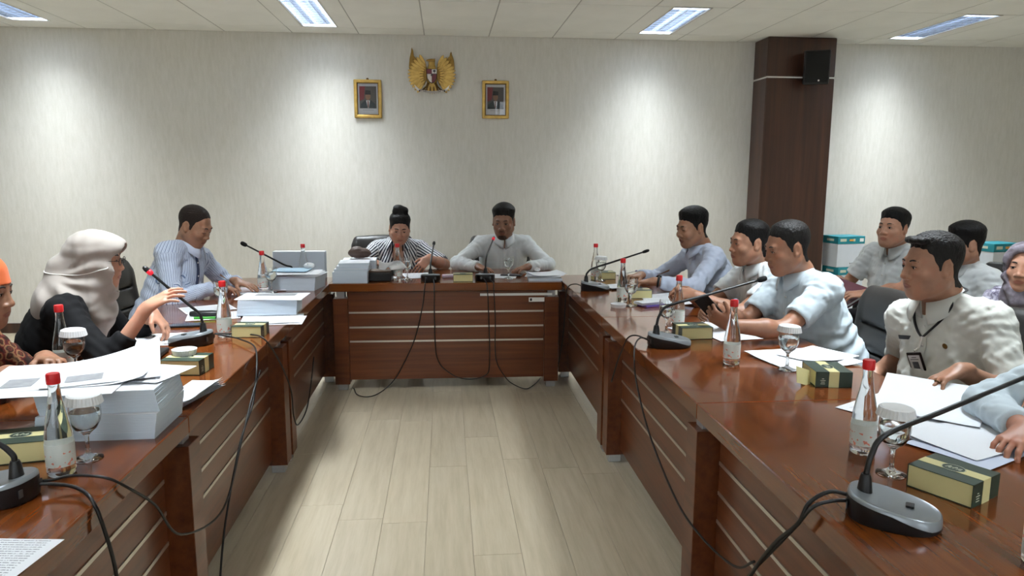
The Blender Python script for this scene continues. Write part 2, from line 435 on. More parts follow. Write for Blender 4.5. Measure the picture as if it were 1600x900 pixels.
for s in (-1, 1):
    wing = plate('wing', [(s * .045, .06), (s * .075, .085), (s * .125, .12), (s * .165, .155), (s * .185, .215 if s < 0 else .19), (s * .205, .13), (s * .212, .06), (s * .195, -.01), (s * .155, -.07), (s * .105, -.115), (s * .07, -.1), (s * .045, -.03)][::(1 if s < 0 else -1)], .004, .018, GDARK)
    for k in range(13):
        t = k / 12
        bx, bz = s * (.06 + .05 * math.sin(t * 2.6)), .075 - .16 * t
        a = R(62 - 120 * t); ln = .125 - .035 * abs(t - .35)
        feather('feather', (bx, bz), (bx + s * ln * math.cos(a), bz + ln * math.sin(a)), .031, .02 + .0025 * (k % 2), GOLD, wing)
    for k in range(8):
        t = k / 7; bx, bz = s * (.055 + .02 * math.sin(t * 2.6)), .065 - .13 * t; a = R(50 - 90 * t)
        feather('feather', (bx, bz), (bx + s * .055 * math.cos(a), bz + .055 * math.sin(a)), .018, .03, GOLD, wing)
    feather('feather', (s * .17, .12), (s * .182, .235 if s < 0 else .205), .018, .02, GDARK, wing)
body = lathe('bird_body', [(0, -.13), (.03, -.12), (.05, -.06), (.052, 0), (.04, .05), (.03, .085), (.031, .11), (.02, .125), (0, .13)], GOLD, em, 20, (0, -.02, 0)); body.scale = (1, .5, 1)
plate('beak', [(-.012, .135), (-.046, .126), (-.052, .112), (-.028, .116), (.0, .108), (.03, .12), (.024, .135)], .03, .016, GDARK)
plate('crest', [(.0, .13), (.012, .128), (.034, .14), (.03, .118), (.03, .1)], .028, .014, GDARK)
SHB = mat('shield_black', srgb(26, 16, 18), .4); SHR = mat('shield_red', srgb(96, 24, 36), .4); SHW = mat('shield_white', srgb(214, 208, 204), .4)
sh = plate('shield', [(-.052, .045), (-.044, -.04), (-.025, -.075), (0, -.088), (.025, -.075), (.044, -.04), (.052, .045)], .045, .01, SHB)
plate('quarter', [(-.046, .002), (-.047, .04), (-.001, .04), (-.001, .002)][::-1], .056, .002, SHR, sh, 0)
plate('quarter', [(.001, .002), (.001, .04), (.047, .04), (.046, .002)][::-1], .056, .002, SHW, sh, 0)
plate('quarter', [(-.044, -.002), (-.04, -.038), (-.022, -.068), (-.001, -.08), (-.001, -.002)], .056, .002, SHW, sh, 0)
plate('quarter', [(.044, -.002), (.04, -.038), (.022, -.068), (.001, -.08), (.001, -.002)][::-1], .056, .002, SHR, sh, 0)
plate('tree_mark', [(.024 + .014 * math.cos(k * .785), .026 + .01 * math.sin(k * .785)) for k in range(8)], .059, .0015, SHB, sh, 0)
plate('tree_mark', [(.021, .006), (.027, .006), (.026, .02), (.022, .02)], .059, .0015, SHB, sh, 0)
plate('star_mark', [((.016 if k % 2 else .007) * math.cos(k * .628 + 1.57), -.012 + (.016 if k % 2 else .007) * math.sin(k * .628 + 1.57)) for k in range(10)], .06, .002, SHB, sh, 0)
for s in (-1, 1):
    tube('bird_leg', [(s * .03, -.045, -.08), (s * .05, -.045, -.115), (s * .075, -.05, -.135)], [.012, .009, .006], DARKGOLD, em, 8)
    for k in range(3): tube('claw', [(s * .075, -.05, -.133), (s * (.06 + .02 * k), -.058, -.15)], [.005, .003], DARKGOLD, em, 6)
    plate('scroll_end', [(s * .105, -.145), (s * .155, -.105), (s * .168, -.095), (s * .155, -.118), (s * .16, -.13), (s * .125, -.158)][::(-1 if s > 0 else 1)], .03, .006, SHW)
    plate('scroll_edge', [(s * .1, -.15), (s * .12, -.162), (s * .125, -.152), (s * .108, -.14)][::(1 if s > 0 else -1)], .036, .004, SHB)
for k in range(7): feather('tail_feather', ((k - 3) * .011, -.09), ((k - 3) * .02, -.185 + abs(k - 3) * .004), .02, .022, GOLD if k % 2 else DARKGOLD, em)
plate('scroll', [(-.105, -.138), (-.05, -.152), (.0, -.156), (.05, -.152), (.105, -.138), (.11, -.156), (.05, -.172), (0, -.176), (-.05, -.172), (-.11, -.156)][::-1], .05, .005, SHW)
for k in range(14):
    x = -.075 + k * .0115; z = -.164 + (x / .105) ** 2 * .012
    plate('scroll_letter', [(x - .003, z - .005), (x + .003, z - .005), (x + .003, z + .005), (x - .003, z + .005)], .056, .001, SHB, em, 0)

# ================================================================== conference tables
def table(name, L, D, rec, label, group='joined conference tables', skip=0):
    t = tag(empty(name), label, 'table', group)
    box('tabletop', (L - .002, D, .055), (0, D / 2, .7225), WOODTOP, t, .003)
    lw, ld = .10, .10; x = L / 2 - .02 - lw / 2
    for sx in (-1, 1):
        for y in (ld / 2 + .012, D - ld / 2 - .012):
            if sx == skip and y < .2: continue
            lg = box('leg', (lw, ld, .60), (sx * x, y, .345), WOOD, t, .002)
            box('spacer', (.055, .05, .05), (sx * x, y, .67), CHROME, lg, .001)
            box('foot', (.065, .065, .045), (sx * x, y, .0225), CHROME, lg, .002)
    pl_, px_ = (L - .04 - 2 * lw, 0) if not skip else (L - .02 - lw, skip * (lw + .02) / 2)
    pnl = box('modesty_panel', (pl_, .02, .615), (px_, rec + .01, .381), WOOD, t, .001)
    for z in (.344, .443, .546):
        box('inlay_strip', (pl_ - .01, .004, .012), (px_, rec - .0015, z), ALU, pnl)
    box('side_rail', (L - .04 - 2 * lw, .03, .05), (0, D - .06, .67), WOOD, t)
    return t
TD = .80
tf = table('conference_table', 1.585, .75, .03, 'wooden conference table at the head, across the aisle end'); tf.location = (0.003, 4.89, 0); tf.rotation_euler = (0, 0, R(-.9))
for x, rz, side, ys_ in ((-.785, 90, 'left', ((.62, 2.19), (2.19, 3.63), (3.63, 5.24))), (.803, -90, 'right', ((.62, 2.19), (2.19, 3.63), (3.63, 5.24)))):
    who = {('left', 0): 'wooden conference table nearest the viewer on the left side', ('left', 1): 'wooden conference table with the mic before the veiled woman',
           ('left', 2): 'wooden conference table before the man in striped shirt', ('right', 0): 'wooden conference table nearest the viewer on the right side',
           ('right', 1): 'wooden conference table before the man holding a phone', ('right', 2): 'wooden conference table before the smiling man with a watch'}
    for k, (a, b) in enumerate(ys_):
        t = table('conference_table', b - a, TD, .085, who[(side, k)], skip=(0 if k else (1 if side == 'left' else -1))); t.location = (x, (a + b) / 2, 0); t.rotation_euler = (0, 0, R(rz))
# stuck-on strip and asset sticker on the head table
st = tag(empty('table_sticker', (.46, 4.9105, .664), R(-.9)), 'long white adhesive strip under the head table edge', 'sticker')
box('strip', (.50, .002, .017), (.02, -.0015, 0), WHITEP, st)
st = tag(empty('asset_label', (.625, 4.908, .626), R(-.9)), 'small white asset label below the long white strip', 'label')
box('label_sheet', (.115, .002, .03), (0, -.001, 0), WHITEP, st); box('code_mark', (.014, .001, .018), (-.043, -.0025, 0), BLACKP, st)
# ================================================================== smooth-surface modelling (distance fields meshed with surface nets)
class Field:
    def __init__(s, lo, hi, h):
        s.lo = np.array(lo, np.float32); s.h = h
        s.n = np.ceil((np.array(hi) - s.lo) / h).astype(int) + 1
        s.D = np.full(s.n, 0.5, np.float32)
    def win(s, lo, hi):
        a = np.clip(np.floor((np.array(lo) - s.lo) / s.h).astype(int), 0, s.n); b = np.clip(np.ceil((np.array(hi) - s.lo) / s.h).astype(int) + 1, 0, s.n)
        if np.any(b - a <= 0): return None
        g = [(s.lo[i] + s.h * np.arange(a[i], b[i])).astype(np.float32) for i in range(3)]
        return tuple(slice(a[i], b[i]) for i in range(3)), (g[0][:, None, None], g[1][None, :, None], g[2][None, None, :])
    def op(s, prim, k=0.0, mode='add', m=0.05):
        fn, lo, hi = prim
        w = s.win(np.array(lo) - m, np.array(hi) + m)
        if w is None: return s
        sl, P = w; d = fn(*P); A = s.D[sl]
        if mode == 'add':
            if k > 0: h_ = np.clip(.5 + .5 * (d - A) / k, 0, 1); s.D[sl] = d + (A - d) * h_ - k * h_ * (1 - h_)
            else: s.D[sl] = np.minimum(A, d)
        elif mode == 'cut':
            d = -d
            if k > 0: h_ = np.clip(.5 - .5 * (d - A) / k, 0, 1); s.D[sl] = d + (A - d) * h_ + k * h_ * (1 - h_)
            else: s.D[sl] = np.maximum(A, d)
        elif mode == 'and': s.D[sl] = np.maximum(A, d)
        elif mode == 'disp': s.D[sl] = A + d
        return s
    def all(s):
        g = [(s.lo[i] + s.h * np.arange(s.n[i])).astype(np.float32) for i in range(3)]
        return g[0][:, None, None], g[1][None, :, None], g[2][None, None, :]
    def mesh(s):
        D = s.D; S = D < 0; n = s.n
        C = np.zeros(n - 1, np.int8)
        for i in (0, 1):
            for j in (0, 1):
                for k in (0, 1): C += S[i:n[0] - 1 + i, j:n[1] - 1 + j, k:n[2] - 1 + k]
        act = (C > 0) & (C < 8); ids = np.argwhere(act)
        idx = np.full(n - 1, -1, np.int32); idx[act] = np.arange(len(ids))
        acc = np.zeros((len(ids), 3), np.float64); cnt = np.zeros(len(ids))
        I, J, K = ids.T
        cv = {(i, j, k): D[I + i, J + j, K + k] for i in (0, 1) for j in (0, 1) for k in (0, 1)}
        for ax in range(3):
            for b in (0, 1):
                for c in (0, 1):
                    o = [0, 0, 0]; oth = [q for q in range(3) if q != ax]; o[oth[0]] = b; o[oth[1]] = c; e = list(o); e[ax] = 1
                    d0, d1 = cv[tuple(o)], cv[tuple(e)]; x = (d0 < 0) != (d1 < 0)
                    t = np.where(x, d0 / np.where(d0 == d1, 1, d0 - d1), 0); p = np.zeros((len(ids), 3)); p[:] = o; p[:, ax] = t
                    acc[x] += p[x]; cnt[x] += 1
        V = s.lo + s.h * (ids + acc / np.maximum(cnt, 1)[:, None])
        Q = []
        for ax in range(3):
            a1, a2 = [(1, 2), (2, 0), (0, 1)][ax]
            A = [slice(None)] * 3; B = [slice(None)] * 3
            A[ax] = slice(0, n[ax] - 1); B[ax] = slice(1, n[ax])
            for q in (a1, a2): A[q] = B[q] = slice(1, n[q] - 1)
            s0, s1 = S[tuple(A)], S[tuple(B)]; x = np.argwhere(s0 != s1)
            if not len(x): continue
            fl = s0[tuple(x.T)]
            off = np.zeros(3, int); off[a1] = 1; off[a2] = 1; base = x + off
            def g(da, db):
                y = base.copy(); y[:, a1] += da; y[:, a2] += db; return idx[tuple(y.T)]
            q = np.stack([g(-1, -1), g(0, -1), g(0, 0), g(-1, 0)], 1)
            q[~fl] = q[~fl][:, ::-1]; Q.append(q)
        Q = np.concatenate(Q) if Q else np.zeros((0, 4), int)
        return V, Q
    def at(s, p):
        i = np.clip(((np.array(p) - s.lo) / s.h), 0, s.n - 1.001); a = i.astype(int); f = i - a; r = 0
        for x in (0, 1):
            for y in (0, 1):
                for z in (0, 1):
                    r += s.D[a[0] + x, a[1] + y, a[2] + z] * (f[0] if x else 1 - f[0]) * (f[1] if y else 1 - f[1]) * (f[2] if z else 1 - f[2])
        return r
    def march(s, p, d, mx=.5):
        p = np.array(p, float); d = np.array(d, float); d /= np.linalg.norm(d); t = 0; last = s.at(p)
        while t < mx:
            q = s.at(p + d * (t + s.h * .5))
            if q < 0: return p + d * (t + s.h * .5 * last / max(1e-6, last - q))
            last = q; t += s.h * .5
        return None

def v3(*a): return np.array(a, float)
def unit(v): v = np.array(v, float); return v / max(1e-9, np.linalg.norm(v))

def cap(a, b, ra, rb, flat=None):
    a, b = np.array(a, float), np.array(b, float); r = max(ra, rb); d = b - a; L2 = max(1e-9, d @ d)
    def fn(X, Y, Z):
        x, y, z = X - a[0], Y - a[1], Z - a[2]
        if flat is not None:
            n, f = flat; c = (x * n[0] + y * n[1] + z * n[2]) * (1 / f - 1)
            x, y, z = x + c * n[0], y + c * n[1], z + c * n[2]
        t = np.clip((x * d[0] + y * d[1] + z * d[2]) / L2, 0, 1)
        q = np.sqrt((x - t * d[0]) ** 2 + (y - t * d[1]) ** 2 + (z - t * d[2]) ** 2) - (ra + (rb - ra) * t)
        return q * (.5 + .5 * flat[1]) if flat is not None else q
    return fn, np.minimum(a, b) - r, np.maximum(a, b) + r

def ell(c, r, M=None):
    c = np.array(c, float); r = np.array(r, float); M = np.eye(3) if M is None else M
    ext = np.sqrt(((M.T * r) ** 2).sum(1))
    def fn(X, Y, Z):
        x, y, z = X - c[0], Y - c[1], Z - c[2]
        q = [(M[i, 0] * x + M[i, 1] * y + M[i, 2] * z) / r[i] for i in range(3)]
        k0 = np.sqrt(q[0] ** 2 + q[1] ** 2 + q[2] ** 2); k1 = np.sqrt((q[0] / r[0]) ** 2 + (q[1] / r[1]) ** 2 + (q[2] / r[2]) ** 2)
        return (k0 * (k0 - 1) / np.maximum(k1, 1e-6)).astype(np.float32)
    return fn, c - ext, c + ext

def rbox(c, s, r, M=None):
    c = np.array(c, float); s = np.array(s, float) - r; M = np.eye(3) if M is None else M; e = np.abs(M.T) @ (s + r)
    def fn(X, Y, Z):
        x, y, z = X - c[0], Y - c[1], Z - c[2]
        q = [np.abs(M[i, 0] * x + M[i, 1] * y + M[i, 2] * z) - s[i] for i in range(3)]
        o = np.sqrt(np.maximum(q[0], 0) ** 2 + np.maximum(q[1], 0) ** 2 + np.maximum(q[2], 0) ** 2)
        return o + np.minimum(np.maximum(q[0], np.maximum(q[1], q[2])), 0) - r
    return fn, c - e, c + e

def half(p, n, lo, hi):
    """solid half space: inside where (x-p).n < 0"""
    p = np.array(p, float); n = unit(n)
    return (lambda X, Y, Z: (X - p[0]) * n[0] + (Y - p[1]) * n[1] + (Z - p[2]) * n[2] + 0 * X), lo, hi

def poly2d(pts, y, z):
    """signed distance to a polygon in the (y,z) plane"""
    n = len(pts); d = None; sgn = np.ones(np.broadcast(y, z).shape, np.float32)
    for i in range(n):
        a, b = pts[i], pts[(i + 1) % n]; ey, ez = b[0] - a[0], b[1] - a[1]; wy, wz = y - a[0], z - a[1]
        t = np.clip((wy * ey + wz * ez) / (ey * ey + ez * ez), 0, 1); q = (wy - ey * t) ** 2 + (wz - ez * t) ** 2
        d = q if d is None else np.minimum(d, q)
        c1 = z >= a[1]; c2 = z < b[1]; c3 = ey * wz > ez * wy
        f = (c1 & c2 & c3) | (~c1 & ~c2 & ~c3); sgn = np.where(f, -sgn, sgn)
    return np.sqrt(d) * sgn

def waves(seed, n, lmin, lmax, amp, bias=None):
    """sum of warped plane waves: cloth folds"""
    g = np.random.RandomState(seed); W_ = []
    for i in range(n):
        k = unit(g.normal(size=3) * (bias if bias is not None else 1)) * 2 * np.pi / g.uniform(lmin, lmax); k2 = unit(g.normal(size=3)) * 2 * np.pi / g.uniform(.12, .3)
        W_.append((k, k2, g.uniform(0, 6.28), g.uniform(0, 6.28), g.uniform(.5, 1) * amp / math.sqrt(n)))
    def fn(X, Y, Z):
        r = 0
        for k, k2, p, p2, a in W_:
            v = np.sin(k[0] * X + k[1] * Y + k[2] * Z + p + 1.6 * np.sin(k2[0] * X + k2[1] * Y + k2[2] * Z + p2))
            r = r + a * (1 - 2 * np.abs(v)) 
        return r
    return fn

def biggest(v, q):
    """keep the largest connected piece"""
    lab = np.arange(len(v))
    while True:
        m = lab[q].min(1); new = lab.copy()
        for k in range(4): np.minimum.at(new, q[:, k], m)
        new = new[new]
        if np.array_equal(new, lab): break
        lab = new
    b = np.argmax(np.bincount(lab)); keep = lab == b; ix = np.cumsum(keep) - 1
    return v[keep], ix[q[keep[q[:, 0]]]]

def net_obj(name, fields, m, parent=None, org=(0, 0, 0), matfn=None, attr=None, smooth=2, weld=False):
    V, Q, o = [], [], 0
    for f in (fields if isinstance(fields, list) else [fields]):
        v, q = biggest(*f.mesh())
        for _ in range(smooth):                                 # light Laplacian polish
            s = np.zeros_like(v); c = np.zeros(len(v))
            for a, b in ((0, 1), (1, 2), (2, 3), (3, 0)):
                np.add.at(s, q[:, a], v[q[:, b]]); np.add.at(c, q[:, a], 1)
            v = v + .45 * (s / np.maximum(c, 1)[:, None] - v)
        V.append(v); Q.append(q + o); o += len(v)
    if weld:                                                    # knit head and arms to the torso, under the clothes
        for k in range(1, len(V)):
            a, q = V[k], Q[k] - sum(len(x) for x in V[:k]); ctr = V[0].mean(0)
            e = q[np.argmin(((a[q].mean(1) - ctr) ** 2).sum(1))]; j = Q[0][np.argmin(((V[0][Q[0]].mean(1) - a[e].mean(0)) ** 2).sum(1))]
            o2 = sum(len(x) for x in V[:k]); Q.append(np.array([[e[0] + o2, e[1] + o2, j[1], j[0]], [e[1] + o2, e[2] + o2, j[2], j[1]]]))
    V = np.concatenate(V); Q = np.concatenate(Q)
    me = bpy.data.meshes.new(name); me.vertices.add(len(V)); me.vertices.foreach_set('co', (V - np.array(org)).astype(np.float32).ravel())
    me.loops.add(Q.size); me.loops.foreach_set('vertex_index', Q.astype(np.int32).ravel())
    me.polygons.add(len(Q)); me.polygons.foreach_set('loop_start', np.arange(0, Q.size, 4, dtype=np.int32)); me.polygons.foreach_set('loop_total', np.full(len(Q), 4, np.int32))
    me.update(calc_edges=True)
    ob = link(name, me, m, parent); me.shade_smooth()
    if matfn is not None: me.polygons.foreach_set('material_index', matfn(V[Q].mean(1)).astype(np.int32))
    if attr is not None:
        for nm, fn in attr.items():
            a = me.attributes.new(nm, 'FLOAT', 'POINT'); a.data.foreach_set('value', fn(V).astype(np.float32))
    return ob

# ================================================================== office chairs
def chair_proto():
    r = empty('office_chair')
    F = Field((-.32, -.36, .40), (.32, .02, 1.10), .009)
    tilt = R(9); Mb = np.array([[1, 0, 0], [0, math.cos(tilt), math.sin(tilt)], [0, -math.sin(tilt), math.cos(tilt)]])
    F.op(rbox((0, -.230, .72), (.255, .045, .235), .042, Mb)); F.op(ell((0, -.20, .62), (.20, .055, .12), Mb), .05)
    F.op(ell((0, -.235, .86), (.215, .05, .09), Mb), .05)
    for s in (-1, 1): F.op(cap((s * .225, -.19, .54), (s * .23, -.245, .86), .035, .038), .04)
    for z in (.66, .78): F.op(rbox((0, -.165 - (z - .6) * .16, z), (.20, .02, .004), .003, Mb), .012, 'cut')
    net_obj('backrest', F, LEATHER, r)
    F = Field((-.32, -.30, .34), (.32, .32, .54), .009)
    F.op(rbox((0, .01, .42), (.25, .24, .045), .04)); F.op(ell((0, .0, .445), (.22, .21, .035)), .03)
    F.op(rbox((0, .05, .47), (.22, .004, .02), .003), .012, 'cut')
    net_obj('seat', F, LEATHER, r)
    for s in (-1, 1):
        a = tube('armrest_frame', [(s * .25, .12, .40), (s * .31, .14, .44), (s * .315, .14, .60), (s * .315, -.10, .62), (s * .29, -.20, .58), (s * .24, -.235, .56)], .016, BLACKP, r, 8, curve=5)
        box('arm_pad', (.055, .24, .03), (s * .315, .02, .63), LEATHER, a, .012, 2)
    lathe('gas_stem', [(.05, .37), (.05, .35), (.028, .34), (.028, .12), (.04, .11), (.04, .08), (0, .08)], BLACKP, r, 16)
    for k in range(5):
        an = k * 2 * math.pi / 5 + .3; c, s = math.cos(an), math.sin(an)
        lg = tube('base_leg', [(0, 0, .10), (c * .15, s * .15, .095), (c * .28, s * .28, .07)], [.026, .022, .016], BLACKP, r, 8)
        lathe('caster', [(0, -.011), (.026, -.011), (.028, 0), (.026, .011), (0, .011)], BLACKP, lg, 12, (c * .28, s * .28, .028), (R(90), 0, an))
    return r
CH = chair_proto(); CH_used = [False]
def chair(x, y, heading, label):
    """heading: compass of the sitter's gaze, degrees from +x"""
    o = copy_tree(CH) if CH_used[0] else CH
    CH_used[0] = True
    o.location = (x, y, 0); o.rotation_euler = (0, 0, R(heading - 90)); tag(o, label, 'chair', 'black leather office chairs')
    return o
# ================================================================== people
def frame(yaw, pitch=0.0, roll=0.0):
    """rows: right, forward, up.  pitch > 0 looks down, roll > 0 tips towards the right shoulder"""
    a, p, q = R(yaw), R(pitch), R(roll)
    f = v3(math.cos(a), math.sin(a), 0); r = v3(math.sin(a), -math.cos(a), 0); z = v3(0, 0, 1)
    f2 = f * math.cos(p) - z * math.sin(p); u = f * math.sin(p) + z * math.cos(p)
    return np.array([r * math.cos(q) - u * math.sin(q), f2, u * math.cos(q) + r * math.sin(q)])

def ik(S, Wr, pole, l1, l2):
    d = Wr - S; L = np.linalg.norm(d); l1, l2 = l1 * max(1, L * 1.01 / (l1 + l2)), l2 * max(1, L * 1.01 / (l1 + l2))
    a = (l1 * l1 - l2 * l2 + L * L) / (2 * L); h = math.sqrt(max(0, l1 * l1 - a * a)); u = d / L
    p = np.array(pole, float); p = unit(p - u * (p @ u)); return S + u * a + p * h

CURL = {'flat': (8, 10, 6), 'rest': (22, 30, 18), 'hold': (45, 50, 30), 'fist': (75, 85, 50), 'pinch': (38, 40, 20)}
def hand_prims(Wr, d, n, side, curl='rest', spread=5.0, s=1.0, thumb=0.0):
    d = unit(d); n = np.array(n, float); n = unit(n - d * (n @ d)); t = np.cross(d, n) if side == 'R' else np.cross(n, d)   # t: towards the thumb
    P = []; c = CURL[curl] if isinstance(curl, str) else curl
    P.append((cap(Wr - d * .02 * s, Wr + d * .02 * s, .029 * s, .031 * s, (n, .66)), .015))
    P.append((cap(Wr + d * .03 * s + t * .012 * s, Wr + d * .082 * s + t * .020 * s, .027 * s, .021 * s, (n, .55)), .012))
    P.append((cap(Wr + d * .03 * s - t * .010 * s, Wr + d * .076 * s - t * .020 * s, .027 * s, .020 * s, (n, .55)), .012))
    P.append((cap(Wr + d * .015 * s + t * .02 * s + n * .006, Wr + d * .045 * s + t * .030 * s + n * .008 * s, .016 * s, .014 * s), .012))
    for i, (off, base, ln, rr) in enumerate(((.031, .088, .074, .0088), (.0105, .093, .083, .0090), (-.0105, .089, .076, .0086), (-.031, .080, .060, .0078))):
        sp = R(spread * (1.5 - i)); dd = d * math.cos(sp) + t * math.sin(sp)
        k = Wr + (d * base + t * off) * s; a = 0; pts = [k]; seg = (.45, .31, .24)
        ci = c if not isinstance(c[0], (tuple, list)) else c[i]
        for j in range(3):
            a += R(ci[j]); pts.append(pts[-1] + (dd * math.cos(a) + n * math.sin(a)) * ln * seg[j] * s)
        for j in range(3): P.append((cap(pts[j], pts[j + 1], rr * (1 - .09 * j) * s, rr * (1 - .09 * (j + 1)) * s), .004))
    a0 = Wr + (d * .028 + t * .034 + n * .006) * s
    td = unit(d * (.62 + thumb) + t * (.62 - thumb) + n * .35); a1 = a0 + td * .036 * s; td2 = unit(d * (.85 + thumb) + t * (.25 - thumb) + n * .30); a2 = a1 + td2 * .036 * s
    P += [(cap(a0, a1, .0135 * s, .0115 * s), .008), (cap(a1, a2, .0112 * s, .0088 * s), .003)]
    return P

SKIN_CACHE = {}
def skin(col):
    if col not in SKIN_CACHE:
        w = NT('skin_%d' % len(SKIN_CACHE), 0.46, 0.4)
        c = srgb(*col); dk = tuple(x * .82 for x in c[:3]) + (1,); rd = (min(1, c[0] * 1.08), c[1] * .93, c[2] * .90, 1)
        n = w.noise(w.mapping((1, 1, 1)), 22, 4); n2 = w.noise(w.mapping((1, 1, 1)), 260, 3)
        w.col(w.ramp(n, [(.32, dk), (.5, c), (.7, rd)])).bump(n2, .08, .002)
        lip = mat('lip_%d' % len(SKIN_CACHE), srgb(int(col[0] * .88), int(col[1] * .76), int(col[2] * .78)), .42)
        SKIN_CACHE[col] = (w.m, lip)
    return SKIN_CACHE[col]
HAIR = mat('black_hair', srgb(13, 11, 11), .5, spec=.22, bump=.45, bscale=170, vary=.35, vscale=60, stretch=(1, 1, .25))
HAIRG = mat('greying_hair', srgb(22, 20, 19), .5, spec=.25, bump=.5, bscale=170, vary=.5, vscale=90, stretch=(1, 1, .25))
STUB = mat('cropped_hair', srgb(42, 33, 29), .65, spec=.25, bump=.7, bscale=420, vary=.3, vscale=200)
EYEW = mat('eye_white', srgb(205, 196, 188), .25); IRIS = mat('iris_brown', srgb(26, 16, 12), .15); LASH = mat('lash_brow', srgb(24, 19, 18), .6)
TROUS = mat('dark_trousers', srgb(34, 34, 40), .8, bump=.1, bscale=300); TROUSK = mat('khaki_trousers', srgb(150, 138, 116), .8, bump=.1, bscale=300)
SHOE = mat('black_shoe', srgb(22, 20, 20), .35)
BTN = mat('shirt_button', srgb(214, 214, 210), .4)

def cloth(name, col, rough=.8, crease=.42):
    w = NT(name, rough, .25); c = srgb(*col); n = w.noise(w.mapping(), 5, 3)
    w.b.inputs['Sheen Weight'].default_value = .1 if max(col) > 60 else 0.0
    w.col(w.ramp(n, [(.3, tuple(x * .95 for x in c[:3]) + (1,)), (.7, c)])); creases(w, crease); return w.m
def creases(w, st=.4):
    """cloth relief: warped ridge folds and fine creases"""
    ad = w.mapping((1, 1, .7)); a = w.noise(ad, 7, 1, .3); b = w.noise(w.mapping((1.3, 1, .5)), 19, 1, .3)
    hsum = w.math('ADD', a, w.math('MULTIPLY', b, .3)); w.bump(hsum, st, .03)
def striped(name, base, lines, period, width, rough=.75, second=None):
    w = NT(name, rough, .25); at = w.n('ShaderNodeAttribute', attribute_name='stripe'); u = at.outputs['Fac']
    f = w.math('FRACT', w.math('MULTIPLY', u, 1.0 / period)); s = w.math('LESS_THAN', f, width); c = w.mix(s, srgb(*base), srgb(*lines))
    if second:
        f2 = w.math('FRACT', w.math('ADD', w.math('MULTIPLY', u, 1.0 / period), .5)); c = w.mix(w.math('LESS_THAN', f2, second[1]), c, srgb(*second[0]))
    w.col(c); creases(w); return w.m

MALE_HAIR = [(.150, .090), (.080, .064), (.056, .052), (.042, .034), (.031, .010), (.026, -.012), (.009, -.014), (.007, .018), (-.010, .030), (-.030, .014), (-.038, -.04), (-.06, -.078), (-.24, -.095), (-.26, .34), (.17, .34)]

def build_head(o, org):
    hs = o.get('hs', 1.0); M = frame(*o['hdir']); c = np.array(o['head'], float); res = o.get('res', .0032)
    fem = o.get('fem', 0.0); fat = o.get('ffat', 0.0)
    H = lambda x, y, z: c + M.T @ (v3(x, y, z) * hs)
    E = lambda x, y, z, a, b, d: ell(H(x, y, z), v3(a, b, d) * hs, M)
    Cc = lambda p, q, ra, rb: cap(H(*p), H(*q), ra * hs, rb * hs)
    nb = np.array(o['neck'], float)
    ext = o.get('ext', .158) * hs
    F = Field(np.minimum(c - ext, nb - .085), np.maximum(c + ext, nb + .085), res)
    F.op(E(0, -.014, .036, .0755, .094, .080)); F.op(E(0, .022, -.02, .066 + fat * .5, .072, .078), .03)
    F.op(E(0, .030, -.062, .050 + fat, .058, .052), .03)
    F.op(Cc((0, .066, -.100), (0, .060, -.092), .020, .024), .025)
    for s in (-1, 1):
        F.op(Cc((s * (.055 + fat * .6), -.002, -.055), (s * .024, .055, -.098), .020, .017), .03)
        F.op(E(s * .040, .060, -.028, .024 + fat * .3, .022, .020), .02)
    nr = o.get('neck_r', .056 - .008 * fem)
    F.op(cap(H(0, -.022, -.045), nb + (c - nb) * .1, nr * hs, nr * 1.06), .03)
    F.op(cap(nb + (c - nb) * .1, nb - v3(0, 0, .05), nr * 1.06, nr * 1.3), .03)
    base = F.D.copy()
    F.op(Cc((-.034, .080, .022), (.034, .080, .022), .009 - .003 * fem, .009 - .003 * fem), .018)
    for s in (-1, 1): F.op(E(s * .031, .104, .004, .0175, .018, .0115), .012, 'cut')
    op = o.get('eye', .0042)
    for s in (-1, 1):
        F.op(E(s * .031, .0765, .003, .0155, .0145, .0135), .006)
        if op > .002: F.op(E(s * .031, .0935, .001, .0125, .0085, op), .0015, 'cut')
    nz = o.get('nose', 1.0)
    F.op(Cc((0, .085, .010), (0, .082 + .018 * nz, -.030), .0075, .0108 * nz), .011)
    F.op(E(0, .083 + .0185 * nz, -.033, .0130 * nz, .0110, .0098), .007)
    for s in (-1, 1): F.op(E(s * .0155 * nz, .089 + .006 * nz, -.037, .0098 * nz, .0110, .0080), .005)
    F.op(E(0, .082, -.060, .026, .014, .016), .012)
    F.op(E(0, .0875, -.0630, .0235, .0085, .0050), .005); F.op(E(0, .0865, -.0735, .020, .0090, .0060), .005)
    if o.get('smile'): 
        F.op(E(0, .1, -.068, .024, .012, .0045), .002, 'cut')
        for s in (-1, 1): F.op(E(s * .044, .068, -.036, .02, .02, .018), .015)
    else: F.op(E(0, .1015, -.0680, .024, .0085, .0014), .002, 'cut')
    for s in (-1, 1):
        er = 1 if not fem else .85
        F.op(E(s * .0755, -.010, -.004, .0085, .0185 * er, .0315 * er), .006); F.op(E(s * .079, .0, -.026, .007, .009, .010), .006)
        F.op(E(s * .0845, -.007, .002, .006, .0105, .019), .004, 'cut')
    def matfn(P):
        L = (P - c) @ M.T / hs
        return np.where((np.abs(L[:, 0]) < .0235) & (np.abs(L[:, 2] + .0685) < .0105 - .008 * (np.abs(L[:, 0]) / .0235) ** 2) & (L[:, 1] > .080), 1, 0)
    return F, base, M, c, H, hs, matfn

def local_grid(F, c, M, hs):
    X, Y, Z = F.all(); x, y, z = X - c[0], Y - c[1], Z - c[2]
    return [(M[i, 0] * x + M[i, 1] * y + M[i, 2] * z) / hs for i in range(3)]

